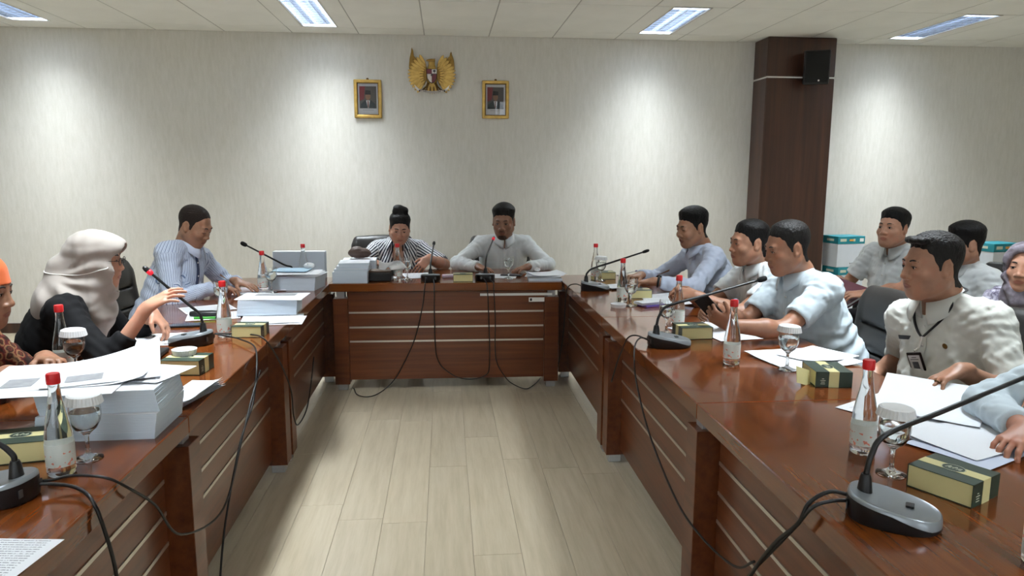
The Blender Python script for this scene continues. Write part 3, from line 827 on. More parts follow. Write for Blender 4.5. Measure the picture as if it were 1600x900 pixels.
def build_hair(o, F, base, M, c, hs, body, org):
    st = o.get('hair')
    if not st: return
    x, y, z = local_grid(F, c, M, hs)
    pts = st.get('poly', MALE_HAIR); k = st.get('round', 1.3)
    pg = poly2d(pts, y + k * x * x, z)
    t = st.get('t', .010); top = st.get('top', .006)
    pg = pg + .0016 * np.sin(x * 230 + 2 * np.sin(z * 90)) + .0012 * np.sin(y * 300 + x * 160)
    grow = np.clip(-pg / .050, 0, 1) ** 1.1 * .88 + np.clip(-pg / .006, 0, 1) * .12
    g = np.clip((z - .02) / .06, 0, 1)
    wv = waves(o.get('seed', 1), 6, .010, .018, .0013 * st.get('rough', 1), bias=np.array([1.0, .35, .35]) )
    X, Y, Z = F.all(); nse = wv(x * hs + 0 * X, y * hs, z * hs)
    g2 = np.clip((z - .045) / .05, 0, 1); fwd = .75 + .25 * np.clip((y + .02) / .08, 0, 1)
    d = base - (t * grow * (.22 + .78 * g) + top * g2 * fwd * grow + .0012) * hs + nse * grow * np.clip(.15 + g, 0, 1)
    G = Field.__new__(Field); G.lo, G.h, G.n = F.lo, F.h, F.n; G.D = np.maximum(d, pg * hs).astype(np.float32)
    for (p, r) in st.get('lumps', []): 
        G.op(ell(c + M.T @ (v3(*p) * hs), v3(*r) * hs, M), .012)
    net_obj('hair', G, st.get('mat', HAIR), body, org)
    for i, (pth, rad) in enumerate(st.get('locks', [])):
        V, Q = tube_data(catmull([c + M.T @ (v3(*p) * hs) - org for p in pth], 6), rad, 6)
        pyd('hair_lock', V, Q, st.get('mat', HAIR), body, smooth=True)

def face_bits(o, F, M, c, H, hs, body, org):
    fw = M[1]
    def onface(x, z, lift=0.0):
        p = F.march(H(x, .135, z), -fw, .12)
        return (p if p is not None else H(x, .085, z)) + fw * lift
    bt = o.get('brow', .0034)
    for s in (-1, 1):
        pts = [onface(s * a, b, -.0012) - org for a, b in ((.014, .0225), (.024, .0262), (.036, .0262), (.046, .0215))]
        V, Q = tube_data(catmull(pts, 4), [bt * q for q in (.75, .9, 1, 1, 1.05, 1.05, 1, 1, .9, .8, .65, .5, .35)], 6); pyd('eyebrow', V, Q, LASH, body, smooth=True)
        op = o.get('eye', .0042)
        if op > .002:
            e = bpy.data.meshes.new('eye'); bm = bmesh.new(); bmesh.ops.create_uvsphere(bm, u_segments=14, v_segments=12, radius=.0134 * hs)
            mw = Matrix([list(r) for r in M.T]); gz = Vector((o.get('gaze', 0.0), 1, -o.get('look', 0.1))).normalized()
            for f in bm.faces:
                f.smooth = True; f.material_index = 1 if f.calc_center_median().normalized().dot(gz) > .86 else 0
            for v in bm.verts: v.co = mw @ v.co
            bm.to_mesh(e); bm.free(); link('eye', e, [EYEW, IRIS], body, Vector(H(s * .031, .0770, .002) - org))
        pts = [onface(s * a, b, .0002) - org for a, b in ((.0185, .002 - (op < .002) * .004), (.025, .0035 + op * .35 - (op < .002) * .008), (.034, .004 + op * .35 - (op < .002) * .009), (.0445, .0015 - (op < .002) * .004))]
        V, Q = tube_data(catmull(pts, 4), .0013 * hs, 5); pyd('eyelash', V, Q, LASH, body, smooth=True)
    if o.get('smile'):
        p = onface(0, -.068) - org
        V = [p + M.T @ v3(a, -.001 - 6 * a * a, b) for b in (-.0035, .0035) for a in np.linspace(-.017, .017, 7)]
        pyd('teeth', V, [(i, i + 1, i + 8, i + 7) for i in range(6)], mat('teeth', srgb(226, 220, 206), .3), body)
    if o.get('glasses'):
        for s in (-1, 1):
            pts = [H(s * .032 + .020 * math.cos(a), .103, -.001 + .016 * math.sin(a)) - org for a in np.linspace(0, 2 * math.pi, 17)]
            V, Q = tube_data(pts, .0014, 6); pyd('glasses_rim', V, Q, BLACKP, body, smooth=True)
            V, Q = tube_data([H(s * .052, .102, .002) - org, H(s * .074, .06, .004) - org, H(s * .08, .0, .003) - org], .0013, 6); pyd('glasses_arm', V, Q, BLACKP, body, smooth=True)
        V, Q = tube_data([H(-.012, .104, .002) - org, H(0, .112, .005) - org, H(.012, .104, .002) - org], .0013, 6); pyd('glasses_bridge', V, Q, BLACKP, body, smooth=True)

def make_collar(name, c, M, rc, m, body, org, h=.036, tip=.045, gap=.16, open_=0.0):
    N = 44; V, Fc = [], []
    for i in range(N + 1):
        ph = gap + (2 * math.pi - 2 * gap) * i / N; a = min(ph, 2 * math.pi - ph); ff = max(0, 1 - a / 1.15); sgn = 1 if ph < math.pi else -1
        e = 1 + .10 * math.cos(ph)
        def pt(r, z, side=0.0): 
            d = M[0] * math.sin(ph) + M[1] * math.cos(ph); return c + d * r * e + M[1] * .008 + M[2] * z + M[0] * sgn * side - org
        ht = h * (1 - .42 * ff)
        V += [pt(rc * 1.08, -.045 - .025 * ff), pt(rc * .99, ht), pt(rc * 1.06, ht + .002), pt(rc * 1.22 + .010 * ff, ht * .35 - .008 - tip * .4 * ff, .004 * ff + open_ * ff), pt(rc * 1.30 + .014 * ff, -.012 - tip * ff ** 1.3, .012 * ff + open_ * ff * 1.6)]
    for i in range(N):
        for j in range(4): a = i * 5 + j; Fc.append((a, a + 1, a + 6, a + 5))
    ob = pyd(name, V, Fc, m, body, smooth=True)
    at = ob.data.attributes.new('stripe', 'FLOAT', 'POINT'); at.data.foreach_set('value', np.repeat(np.linspace(0, .44, N + 1), 5).astype(np.float32))
    sd = ob.modifiers.new('solid', 'SOLIDIFY'); sd.thickness = .003; sd.offset = 0
    return ob

PEOPLE = {}
def person(key, label, o):
    """o: pelvis (x,y), heading, neck (x,y,z), head (x,y,z), hdir (yaw,pitch,roll), arms {'L','R': dict(w,d,n,curl,pole)}, look options"""
    wd = o.get('w', 1.0); fat = o.get('fat', 0.0); fem = o.get('fem', 0.0)
    pel = v3(o['pelvis'][0], o['pelvis'][1], o.get('pz', .56)); nk = np.array(o['neck'], float); org = v3(o['pelvis'][0], o['pelvis'][1], 0)
    up = unit(nk - pel); f0 = frame(o['heading'])[1]; f = unit(f0 - up * (f0 @ up)); rt = np.cross(f, up); MT = np.array([rt, f, up]); TL = np.linalg.norm(nk - pel)
    tp = lambda x, y, t: pel + rt * x + f * y + up * t * TL
    Hf, base, M, c, H, hs, hmat = build_head(o, org)
    sw = .172 * (.4 + .6 * wd) * (1 - .08 * fem); sdrop = o.get('sdrop', .062)
    S = {'L': nk - rt * sw - up * sdrop + f * o.get('shf', .012), 'R': nk + rt * sw - up * sdrop + f * o.get('shf', .012)}
    am = o.get('amul', 1.0 - .1 * fem); arm_f = []; sleeves = []; ends = []; hand_info = {}
    for sd in 'LR':
        A = o['arms'].get(sd)
        if A is None: A = dict(w=tuple(tp(-.14 if sd == 'L' else .14, .30, .12)), d=tuple(f), n=(0, 0, -1), curl='rest', pole=tuple(-f * .3 + rt * (-1 if sd == 'L' else 1) * .6 + v3(0, 0, -.5)))
        Wr = np.array(A['w'], float); El = ik(S[sd], Wr, A['pole'], .285 * o.get('al', 1), .25 * o.get('al', 1)); ad = unit(Wr - El)
        hp = hand_prims(Wr, A['d'], A['n'], sd, A.get('curl', 'rest'), A.get('spread', 5), .96 * (1 - .07 * fem) * o.get('hsc', 1), A.get('thumb', 0))
        pts = [Wr]; lo = np.min([p[0][1] for p in hp], 0); hi = np.max([p[0][2] for p in hp], 0)
        long = A.get('long', o.get('long', False)); st = El if not long else El + (Wr - El) * max(.05, .6 - A.get('cuff', .012) / .25)
        if not long: st = S[sd] + (El - S[sd]) * .3
        if o.get('cap_arm'): st = El
        lo = np.minimum(np.minimum(lo, El if not long else st), st) - .055; hi = np.maximum(np.maximum(hi, El if not long else st), st) + .055
        G = Field(lo, hi, .0034 if not long else .003)
        if not long: G.op(cap(S[sd], El, .047 * am, .040 * am)); G.op(cap(El, El + (Wr - El) * .35, .040 * am, .041 * am), .02); G.op(cap(El + (Wr - El) * .35, Wr, .041 * am, .0275 * am), .02)
        else: G.op(cap(st, Wr, .034 * am, .027 * am))
        for p, k in hp: G.op(p, k, m=.02)
        arm_f.append(G); hand_info[sd] = (Wr, El, ad)
        if long:
            ce = Wr - ad * A.get('cuff', .012)
            sleeves.append((sd, [cap(S[sd], El, .058 * (wd + 1) / 2, .051), cap(El, ce, .051, .040)], ce, ad, None, El))
        else:
            q = o.get('slv', .66); ce = S[sd] + (El - S[sd]) * q; ud = unit(El - S[sd])
            sleeves.append((sd, [cap(S[sd], ce + ud * .03, .059 * (wd + 1) / 2, .061)], ce, ud, cap(ce - ud * .012, ce + ud * .1, .0455 * am, .047 * am), El))
    # torso of skin under the clothes, coarse
    B = Field(pel - v3(.32, .32, .2), np.maximum(nk, pel) + v3(.3, .3, .1), .014)
    B.op(ell(tp(0, 0, .12), (.150 * wd, .110 * wd, .13), MT)); B.op(ell(tp(0, .01, .42), (.140 * wd, .105 * wd + fat * .7, .15), MT), .05); B.op(ell(tp(0, .005, .70), (.145 * wd, .100 * wd, .14), MT), .05)
    B.op(cap(S['L'], S['R'], .045, .045), .04); B.op(cap(tp(0, -.01, .85), nk, .06, .05), .04)
    for sd in 'LR': B.op(cap(S[sd], S[sd] + (hand_info[sd][1] - S[sd]) * .5, .044, .04), .03)
    m_skin, m_lip = skin(o['skin'])
    body = net_obj('person', [B, Hf] + arm_f, [m_skin, m_lip], None, org, hmat, weld=True)
    body.location = tuple(org); tag(body, label, 'person')
    # shirt
    allp = np.array([p for s_ in sleeves for p in (s_[2], s_[5])] + [S['L'], S['R'], pel, nk])
    h = o.get('sres', .0068)
    lo = np.minimum(allp.min(0), pel - v3(.24 * wd, .24 * wd, .16)) - .09; hi = np.maximum(allp.max(0), pel + v3(.24 * wd, .24 * wd, 0)) + .09
    G = Field(lo, hi, h)
    hem = o.get('hem', -.10)
    G.op(ell(tp(0, .0, .06), (.180 * wd, .140 * wd + fat * .5, .15), MT)); G.op(ell(tp(0, .012 + fat * .5, .34), (.172 * wd, .132 * wd + fat, .17), MT), .07)
    G.op(ell(tp(0, .006, .64), (.172 * wd, (.124 + .018 * fem) * wd, .155), MT), .07)
    if fem: 
        for s in (-1, 1): G.op(ell(tp(s * .075, .09, .62), (.07, .06, .065), MT), .05)
    G.op(cap(S['L'] + rt * .04, S['R'] - rt * .04, .056, .056), .06)
    for sd in 'LR': G.op(cap(nk + up * -.005 + rt * (-.035 if sd == 'L' else .035), S[sd], .040, .052), .05)
    for s_ in sleeves:
        for q, p in enumerate(s_[1]): G.op(p, .045 if q == 0 else .03)
    fo = o.get('fold', 1.0); GA = G.all()
    wv = waves(o.get('seed', 1) + 20, 3, .10, .22, .0045 * fo); wv2 = waves(o.get('seed', 1) + 60, 4, .035, .07, .0020 * fo)
    G.D += (wv(*GA) + wv2(*GA)).astype(np.float32)
    # pull folds: rings round the arms that die away, and creases across the waist
    for s_ in sleeves:
        for cpt, ax, ln in ((s_[5], s_[3], .10), (S[s_[0]], unit(s_[5] - S[s_[0]]), .12)):
            def rings(X, Y, Z, cpt=cpt, ax=ax, ln=ln):
                x, y, z = X - cpt[0], Y - cpt[1], Z - cpt[2]; t = x * ax[0] + y * ax[1] + z * ax[2]; r2 = x * x + y * y + z * z
                return .0030 * fo * np.sin(t * 155 + 2.2 * np.sin(x * 31 + y * 23 + z * 17)) * np.exp(-r2 / (ln * ln))
            G.op((rings, cpt - .2, cpt + .2), 0, 'disp', 0)
    wc = tp(0, .05, .30)
    def waist(X, Y, Z):
        x, y, z = X - wc[0], Y - wc[1], Z - wc[2]; t = x * up[0] + y * up[1] + z * up[2]; q = x * rt[0] + y * rt[1] + z * rt[2]
        return .0042 * fo * np.sin(t * 92 + q * 22 + 1.8 * np.sin(q * 24 + 1)) * np.exp(-t * t / .014)
    G.op((waist, wc - .3, wc + .3), 0, 'disp', 0)
    for s_ in sleeves:
        ce, ud = s_[2], s_[3]
        w = .095 if s_[4] is not None else .07
        G.op((half(ce, -ud, 0, 0)[0], ce + ud * w * .55 - w, ce + ud * w * .55 + w), 0, 'cut', 0) if False else None
        # flat hem at the sleeve end: remove everything just beyond it, near the arm axis
        def beyond(X, Y, Z, ce=ce, ud=ud, w=w):
            x, y, z = X - ce[0], Y - ce[1], Z - ce[2]; t = x * ud[0] + y * ud[1] + z * ud[2]
            rr = np.sqrt(np.maximum(x * x + y * y + z * z - t * t, 0)); return np.maximum(np.maximum(-t, rr - w), t - .11)
        G.op((beyond, ce - .14, ce + .14), 0, 'cut', 0)
        if s_[4] is not None: G.op(s_[4], 0, 'cut')
    if o.get('vneck'): G.op(ell(nk + f * .12 - up * .05, (.045, .10, .10), MT), .01, 'cut')
    attr = None
    if o.get('striped'):
        def stripe(V):
            P_ = V - pel; x, y = P_ @ rt, P_ @ f; tl = P_ @ up
            u = np.where(np.abs(x) < .5, np.arctan2(x, y + .10) * .19, 0) + (o.get('slant', 0.0) * tl * np.sign(x))
            dt = np.abs(x) - sw * .93
            for s_ in sleeves:
                sd, El = s_[0], s_[5]; segs = [(S[sd], El)] + ([(El, s_[2])] if s_[4] is None else [])
                for a, b in segs:
                    d = b - a; L = np.linalg.norm(d); d = d / L; q = V - a; t = q @ d; rad = q - t[:, None] * d; rl = np.linalg.norm(rad, axis=1)
                    e1 = unit(np.cross(d, up + .01)); e2 = np.cross(d, e1); w_ = np.arctan2(rad @ e2, rad @ e1) * .058
                    u = np.where((t > .02) & (t < L + .02) & (rl < .105) & ((dt > -.01) | (t > .12)), w_, u)
            return u
        attr = {'stripe': stripe}
    shirt = net_obj('shirt', G, o['shirt'], body, org, attr=attr)
    if o.get('collar', True):
        cm = frame(o['heading'], o.get('cpitch', 18)); make_collar('collar', nk + up * .004 + f * .004, cm, o.get('cr', .068), o.get('cmat', o['shirt']), body, org, tip=o.get('tip', .045), open_=o.get('copen', 0.0), gap=o.get('cgap', .16))
        if attr and o.get('cmat') is None:
            pass
    if o.get('placket', True):
        pts = []
        for t in np.linspace(.93, .15, 12):
            p = G.march(tp(0, .40, t), -f, .5)
            if p is not None: pts.append(p)
        if len(pts) > 3:
            V = []; 
            for p in pts: V += [p - rt * .015 + f * .001 - org, p - rt * .0135 + f * .003 - org, p + rt * .0135 + f * .003 - org, p + rt * .015 + f * .001 - org]
            pyd('placket', V, [(i * 4 + j, i * 4 + j + 1, i * 4 + j + 5, i * 4 + j + 4) for i in range(len(pts) - 1) for j in range(3)], o.get('pmat', o.get('cmat', o['shirt'])), body, smooth=True)
            for p in pts[1::2]:
                V, Q = tube_data([p + f * .002 - org, p + f * .0052 - org], .0055, 10); pyd('button', V, Q, BTN, body)
    # trousers and shoes
    tl = f0
    KN = {}; tg = Field(np.minimum(pel, pel + tl * .5) - v3(.34, .34, .56), np.maximum(pel, pel + tl * .5) + v3(.34, .34, .14), .013)
    r0 = frame(o['heading'])[0]
    for s in (-1, 1):
        hp_ = pel + r0 * s * .09 - v3(0, 0, .02); kn = pel + tl * .40 + r0 * s * .13 + v3(0, 0, -.03); ft = pel + tl * .36 + r0 * s * .14; ft = v3(ft[0], ft[1], .10)
        tg.op(cap(hp_, kn, .088 * wd, .066), .03); tg.op(cap(kn, ft, .066, .052), .03)
        sh_ = Field(ft - v3(.2, .2, .12), ft + v3(.2, .2, .06), .01); sh_.op(cap(v3(ft[0], ft[1], .045) - tl * .04, v3(ft[0], ft[1], .038) + tl * .15, .042, .034, (v3(0, 0, 1), .85))); sh_.op(cap(v3(ft[0], ft[1], .05), ft, .042, .04), .02)
        sh_.op(half((0, 0, .004), (0, 0, -1), ft - .3, ft + .3), 0, 'and', 0)
        net_obj('shoe', sh_, SHOE, body, org)
    tg.op(ell(pel + v3(0, 0, -.01), (.172 * wd, .165 * wd, .11), frame(o['heading'])), .05)
    net_obj('trousers', tg, o.get('trousers', TROUS), body, org)
    build_hair(o, Hf, base, M, c, hs, body, org)
    face_bits(o, Hf, M, c, H, hs, body, org)
    info = dict(body=body, org=org, G=G, tp=tp, f=f, rt=rt, up=up, nk=nk, H=H, M=M, c=c, hs=hs, Hf=Hf, base=base, S=S, hands=hand_info, shirt=shirt, pel=pel)
    PEOPLE[key] = info
    return info
WHITE = cloth('white_shirt_cotton', (208, 213, 215)); WHITE2 = cloth('bluish_white_cotton', (190, 203, 211)); WHITE3 = cloth('pale_blue_uniform', (190, 200, 220)); CREAM = cloth('cream_white_cotton', (204, 206, 200))
BLACKC = cloth('black_blouse', (9, 9, 12), .85, .2); HIJ = cloth('greige_scarf', (166, 158, 151), .85, .06); ORANGE = cloth('orange_felt', (226, 112, 62), .9)
STR_M = striped('blue_pinstripe', (212, 221, 238), (112, 130, 166), .0125, .22, second=((160, 178, 210), .12)); STR_W = striped('navy_stripe', (222, 226, 230), (38, 46, 64), .018, .48)
STR_MC = cloth('pinstripe_collar', (206, 216, 236)); STR_WC = striped('navy_stripe_collar', (222, 226, 230), (38, 46, 64), .018, .48)
_w = NT('batik_cloth', .75, .25); _n = _w.n('ShaderNodeTexVoronoi', i_Scale=26.0); _w.l(_w.mapping(), _n.inputs['Vector']); _q = _w.noise(_w.mapping(), 34, 5, .7)
_w.col(_w.ramp(_w.math('ADD', _w.math('MULTIPLY', _n.outputs['Distance'], .9), _w.math('MULTIPLY', _q, .55)), [(.30, srgb(34, 20, 18)), (.42, srgb(92, 44, 30)), (.52, srgb(40, 22, 18)), (.62, srgb(150, 112, 78)), (.70, srgb(96, 30, 28)), (.85, srgb(44, 26, 20))])); BATIK = _w.m
_w = NT('floral_print', .8, .25); _q = _w.noise(_w.mapping(), 30, 5, .7)
_w.col(_w.ramp(_q, [(.36, srgb(206, 204, 216)), (.46, srgb(176, 172, 190)), (.56, srgb(104, 98, 116)), (.68, srgb(66, 62, 78))])); FLORAL = _w.m
_w = NT('grey_scarf', .85, .25); _q = _w.noise(_w.mapping(), 12, 4, .6)
_w.col(_w.ramp(_q, [(.36, srgb(96, 90, 98)), (.52, srgb(126, 118, 128)), (.66, srgb(168, 162, 174))])); SCARF = _w.m

def hijab(I, m, visor=1.0, bun=1.0, seed=1, front=.8, res=.0055):
    H, M, c, hs, tp, nk, S, f, rt, up = (I[k] for k in ('H', 'M', 'c', 'hs', 'tp', 'nk', 'S', 'f', 'rt', 'up')); org = I['org']
    E = lambda x, y, z, a, b, d: ell(H(x, y, z), v3(a, b, d) * hs, M)
    G = Field(np.minimum(c, nk) - v3(.30, .30, .32), np.maximum(c, nk) + v3(.30, .30, .20), res)
    G.op(E(0, -.008, .032, .090, .112, .096)); G.op(E(0, .050, .040, .078, .080, .070), .03); G.op(E(0, .030, -.050, .078, .075, .085), .03)
    G.op(E(0, -.095 * bun, -.040, .066, .072, .056), .05)
    G.op(cap(H(0, -.005, -.07), nk + f * .02, .080, .095), .05)
    MT = np.array([rt, f, up])
    G.op(ell(tp(0, .085, front), (.115, .080, .15), MT), .06); G.op(ell(tp(0, -.065, .84), (.150, .075, .14), MT), .06)
    for s in 'LR': G.op(cap(nk, nk + (S[s] - nk) * .62, .085, .062), .06)
    GA = G.all(); x, y, z = local_grid(G, c, M, hs)
    # folds that run from under the chin round to the nape, and down the chest
    ph = np.arctan2(z + .055, y + .125 * bun); rr = np.sqrt((y + .125 * bun) ** 2 + (z + .055) ** 2)
    w = np.clip((rr - .05) / .05, 0, 1) * np.clip((.62 - ph) / .25, 0, 1) * np.clip((z + .14) / .04, 0, 1)
    G.D += (.0068 * w * np.sin(ph * 13 + 1.2 * np.sin(rr * 30) + seed) + .0075 * np.clip((-.085 - z) / .05, 0, 1) * np.sin(y * 62 + z * 34 + 1.3 * np.sin(z * 30 + x * 20) + seed)).astype(np.float32)
    G.D += waves(seed, 3, .09, .18, .0025)(*GA).astype(np.float32)
    cutp = poly2d([(.085 + .045 * visor, .118), (.30, .22), (.30, -.16), (.078, -.132), (.083, -.10)], y, z) * hs
    G.D = np.maximum(G.D, -np.maximum(cutp, np.abs(x) * hs - .11))
    G.op(E(0, .088, -.016, .062, .072, .094), .006, 'cut')
    ob = net_obj('head_scarf', G, m, I['body'], org, smooth=2)
    return G, ob

# --- man with the lanyard
I = person(9, 'man in white shirt with black lanyard and badge sitting beside the near papers', dict(
    pelvis=(2.00, 2.50), heading=194, neck=(1.875, 2.54, 1.015), head=(1.785, 2.50, 1.150), hdir=(178, 2, 2), skin=(160, 117, 93), w=1.12, fat=.05, ffat=.006, nose=1.12, res=.0027,
    shirt=CREAM, trousers=TROUSK, slv=.92, seed=3, eye=.003, fold=1.3, neck_r=.062, cr=.076, copen=.006, sdrop=.075,
    hair=dict(mat=HAIRG, t=.006, top=.010, rough=1.8, poly=[(.150, .104), (.080, .078), (.054, .064), (.040, .036)] + MALE_HAIR[4:], lumps=[((.02, .070, .100), (.022, .020, .014)), ((-.012, .074, .103), (.020, .022, .013)), ((-.040, .064, .098), (.018, .020, .013)), ((-.02, .088, .098), (.010, .012, .008)), ((.008, .086, .098), (.010, .012, .008))]),
    arms=dict(L=dict(w=(1.685, 2.17, .845), d=(-.93, -.1, -.28), n=(0, -.2, -1), curl='rest', pole=(.6, -.3, -.8), spread=9), R=dict(w=(1.74, 2.72, .685), d=(-.85, -.2, -.25), n=(0, 0, -1), pole=(.5, .5, -.4)))))
G, tp, f, rt, up, org = (I[k] for k in ('G', 'tp', 'f', 'rt', 'up', 'org'))
LAN = mat('lanyard_ribbon', srgb(24, 24, 28), .6); ends = None
for s in (-1, 1):
    pts = []
    for x, t in ((.066, 1.055), (.084, 1.0), (.074, .95), (.052, .89), (.024, .83), (.004, .79)):
        p = G.march(tp(s * x, .42, t), -f, .6); p = p if p is not None else tp(s * x, .06, t)
        pts.append(p + f * .005 - org)
    back = [I['nk'] + up * .035 - f * .075 + rt * s * .02 - org, I['nk'] + up * .03 - f * .03 + rt * s * .08 - org]
    cr = catmull(back + pts, 5); V = []
    for i, q in enumerate(cr):
        q = np.array(q); V += [q - rt * .006 + f * .001, q + rt * .006 + f * .001]
    lo_ = pyd('lanyard', V, [(i * 2, i * 2 + 1, i * 2 + 3, i * 2 + 2) for i in range(len(cr) - 1)], LAN, I['body'], smooth=True)
    sm = lo_.modifiers.new('solid', 'SOLIDIFY'); sm.thickness = .002
bp = G.march(tp(.0, .45, .64), -f, .7); e0 = G.march(tp(.0, .45, .79), -f, .7)
V, Q = tube_data([e0 + f * .006 - org, (e0 + bp) / 2 + f * .014 - org, bp + f * .018 + up * .03 - org], .004, 8); pyd('lanyard_clip', V, Q, ALU, I['body'])
mw = Matrix(((rt[0], -f[0], up[0]), (rt[1], -f[1], up[1]), (rt[2], -f[2], up[2]))).to_4x4()
def on_badge(nm, sz, cc, m, bev=0):
    ob = box(nm, sz, cc, m, I['body'], bev, 2); ob.matrix_local = Matrix.Translation(Vector(bp + f * .020 - up * .025 - org)) @ mw @ Matrix.Rotation(R(6), 4, 'Y'); return ob
on_badge('badge_holder', (.066, .006, .10), (0, 0, 0), BLACKP, .004); on_badge('badge_card', (.050, .002, .080), (0, -.0036, .0), mat('badge_paper', srgb(205, 205, 208), .5))
on_badge('badge_photo', (.026, .001, .030), (0, -.0050, .0), mat('badge_portrait', srgb(84, 88, 96), .5, vary=.4, vscale=80))
for z, w_ in ((.032, .02), (.024, .036), (-.024, .036), (-.030, .026)): on_badge('badge_text', (w_, .001, .0028), (0, -.0050, z), mat('ink_grey', srgb(110, 110, 116), .6))
q = G.march(tp(.085, .4, .76), -f, .6)
ob = box('name_tag', (.075, .003, .016), (0, 0, 0), BLACKP, I['body'], .001); ob.matrix_local = Matrix.Translation(Vector(q + f * .004 - org)) @ mw
q = G.march(tp(-.085, .4, .72), -f, .6); ob = lathe('shirt_emblem', [(0, 0), (.011, 0), (.008, .003), (0, .004)], DARKGOLD, I['body'], 12); ob.matrix_local = Matrix.Translation(Vector(q + f * .003 - org)) @ mw @ Matrix.Rotation(R(90), 4, 'X')
# ring on the finger
Wl = I['hands']['L'][0]; hd = unit((-.93, -.1, -.28)); hn = v3(0, -.2, -1); hn = unit(hn - hd * (hn @ hd)); ht = np.cross(hn, hd)
fd_ = unit(hd * math.cos(R(22)) + hn * math.sin(R(22)) - ht * .07); rc_ = Wl + (hd * .089 - ht * .0105) * .96 + fd_ * .016; ra = unit(np.cross(fd_, ht)); 
V, Q = tube_data([rc_ + (ht * math.cos(a) + ra * math.sin(a)) * .0098 - org for a in np.linspace(0, 6.28, 13)], .0022, 6); pyd('finger_ring', V, Q, DARKGOLD, I['body'], smooth=True)

# --- man in striped shirt
I = person(3, 'man in pale blue striped long sleeved shirt reading papers', dict(
    pelvis=(-1.74, 4.46), heading=-12, neck=(-1.565, 4.52, 1.05), head=(-1.497, 4.49, 1.172), hdir=(-14, 26, 0), skin=(155, 114, 89), w=1.06, fat=.02, res=.003,
    shirt=STR_M, cmat=STR_MC, striped=True, long=True, seed=5, eye=.0, fold=.9, pmat=mat('navy_placket', srgb(52, 62, 92), .8),
    hair=dict(mat=STUB, t=.003, top=.002, poly=[(.072, .098), (.060, .075), (.046, .050), (.036, .020), (.032, -.014), (.018, -.016), (.014, .012), (-.012, .022), (-.034, .004), (-.042, -.05), (-.07, -.075), (-.24, -.09), (-.26, .34), (.05, .34)]),
    arms=dict(R=dict(w=(-1.375, 4.40, .812), d=(.85, .2, -.1), n=(0, 0, -1), curl='rest', pole=(-.4, -.5, -.4)), L=dict(w=(-1.31, 4.62, .815), d=(.9, -.35, -.22), n=(0, 0, -1), curl='flat', pole=(-.3, .8, -.3)))))

# --- veiled woman speaking
I = person(2, 'woman in greige head scarf and black blouse gesturing beside the microphone', dict(
    pelvis=(-1.72, 3.08), heading=8, neck=(-1.505, 3.10, 1.0), head=(-1.437, 3.10, 1.128), hdir=(10, 4, 0), skin=(188, 140, 116), fem=1.0, w=1.02, fat=.02, hs=.97, res=.003, nose=.95,
    shirt=BLACKC, long=True, seed=8, eye=.003, fold=.8, collar=False, placket=False, glasses=True,
    arms=dict(R=dict(w=(-1.165, 2.90, .962), d=(.78, .05, .45), n=(.35, .55, -.7), curl=(14, 22, 14), pole=(-.1, -.35, -.9), cuff=.13, spread=6), L=dict(w=(-1.29, 3.26, .875), d=(.55, -.1, -.62), n=(-.6, 0, -.5), curl='rest', pole=(-.2, .5, -.8), cuff=.06))))
G, sc_ = hijab(I, HIJ, 1.0, 1.15, 3, .76)
H, M, c, org = I['H'], I['M'], I['c'], I['org']; pts = []
for a, z in zip(np.linspace(38, 178, 12), np.linspace(-.012, -.052, 12) + .0 - .022 * np.sin(np.linspace(0, 3.1, 12))):
    d = M[0] * math.sin(R(a)) + M[1] * math.cos(R(a)); o_ = H(0, 0, z); p = G.march(o_ + d * .25, -d, .24)
    if p is not None: pts.append(p + d * .0015 - org)
tube('mask_cord', pts, .0021, WHITEP, I['body'], 6, curve=3)
pr = G.march(H(0, .25, -.135), -M[1], .25)
if pr is not None: lathe('scarf_pin', [(0, 0), (.006, 0), (.006, .004), (0, .006)], ALU, I['body'], 10, Vector(pr - org))

# --- man in the orange cap
CAPP = [(.125, .040), (.02, .022), (-.10, .008), (-.14, .010), (-.16, .2), (.14, .2)]
I = person(1, 'man in orange cap and brown batik shirt at the picture edge', dict(
    pelvis=(-1.84, 2.47), heading=6, neck=(-1.635, 2.50, .965), head=(-1.540, 2.50, 1.092), hdir=(4, 6, 0), skin=(148, 107, 83), w=1.04, fat=.02, res=.003, nose=1.05,
    shirt=BATIK, long=True, seed=11, eye=.003, hair=dict(t=.006, top=0),
    arms=dict(R=dict(w=(-1.425, 2.42, .835), d=(.75, .55, -.05), n=(.4, .3, -.8), curl='hold', pole=(-.4, -.6, -.5), cuff=.03), L=dict(w=(-1.41, 2.62, .835), d=(.7, -.65, .02), n=(0, -.3, -1), curl='hold', pole=(-.4, .6, -.5), cuff=.03))))
x, y, z = local_grid(I['Hf'], I['c'], I['M'], I['hs']); Gc = Field.__new__(Field); Gc.lo, Gc.h, Gc.n = I['Hf'].lo, I['Hf'].h, I['Hf'].n
Gc.D = np.maximum(I['base'] - .010, poly2d(CAPP, y, z)).astype(np.float32); Gc.op(ell(I['H'](0, -.015, .075), (.080, .096, .060), I['M']), .02); Gc.op((lambda X, Y, Z: poly2d(CAPP, *[(I['M'][i, 0] * (X - I['c'][0]) + I['M'][i, 1] * (Y - I['c'][1]) + I['M'][i, 2] * (Z - I['c'][2])) for i in (1, 2)]), I['c'] - .3, I['c'] + .3), 0, 'and', 0)
net_obj('cap', Gc, ORANGE, I['body'], I['org'])

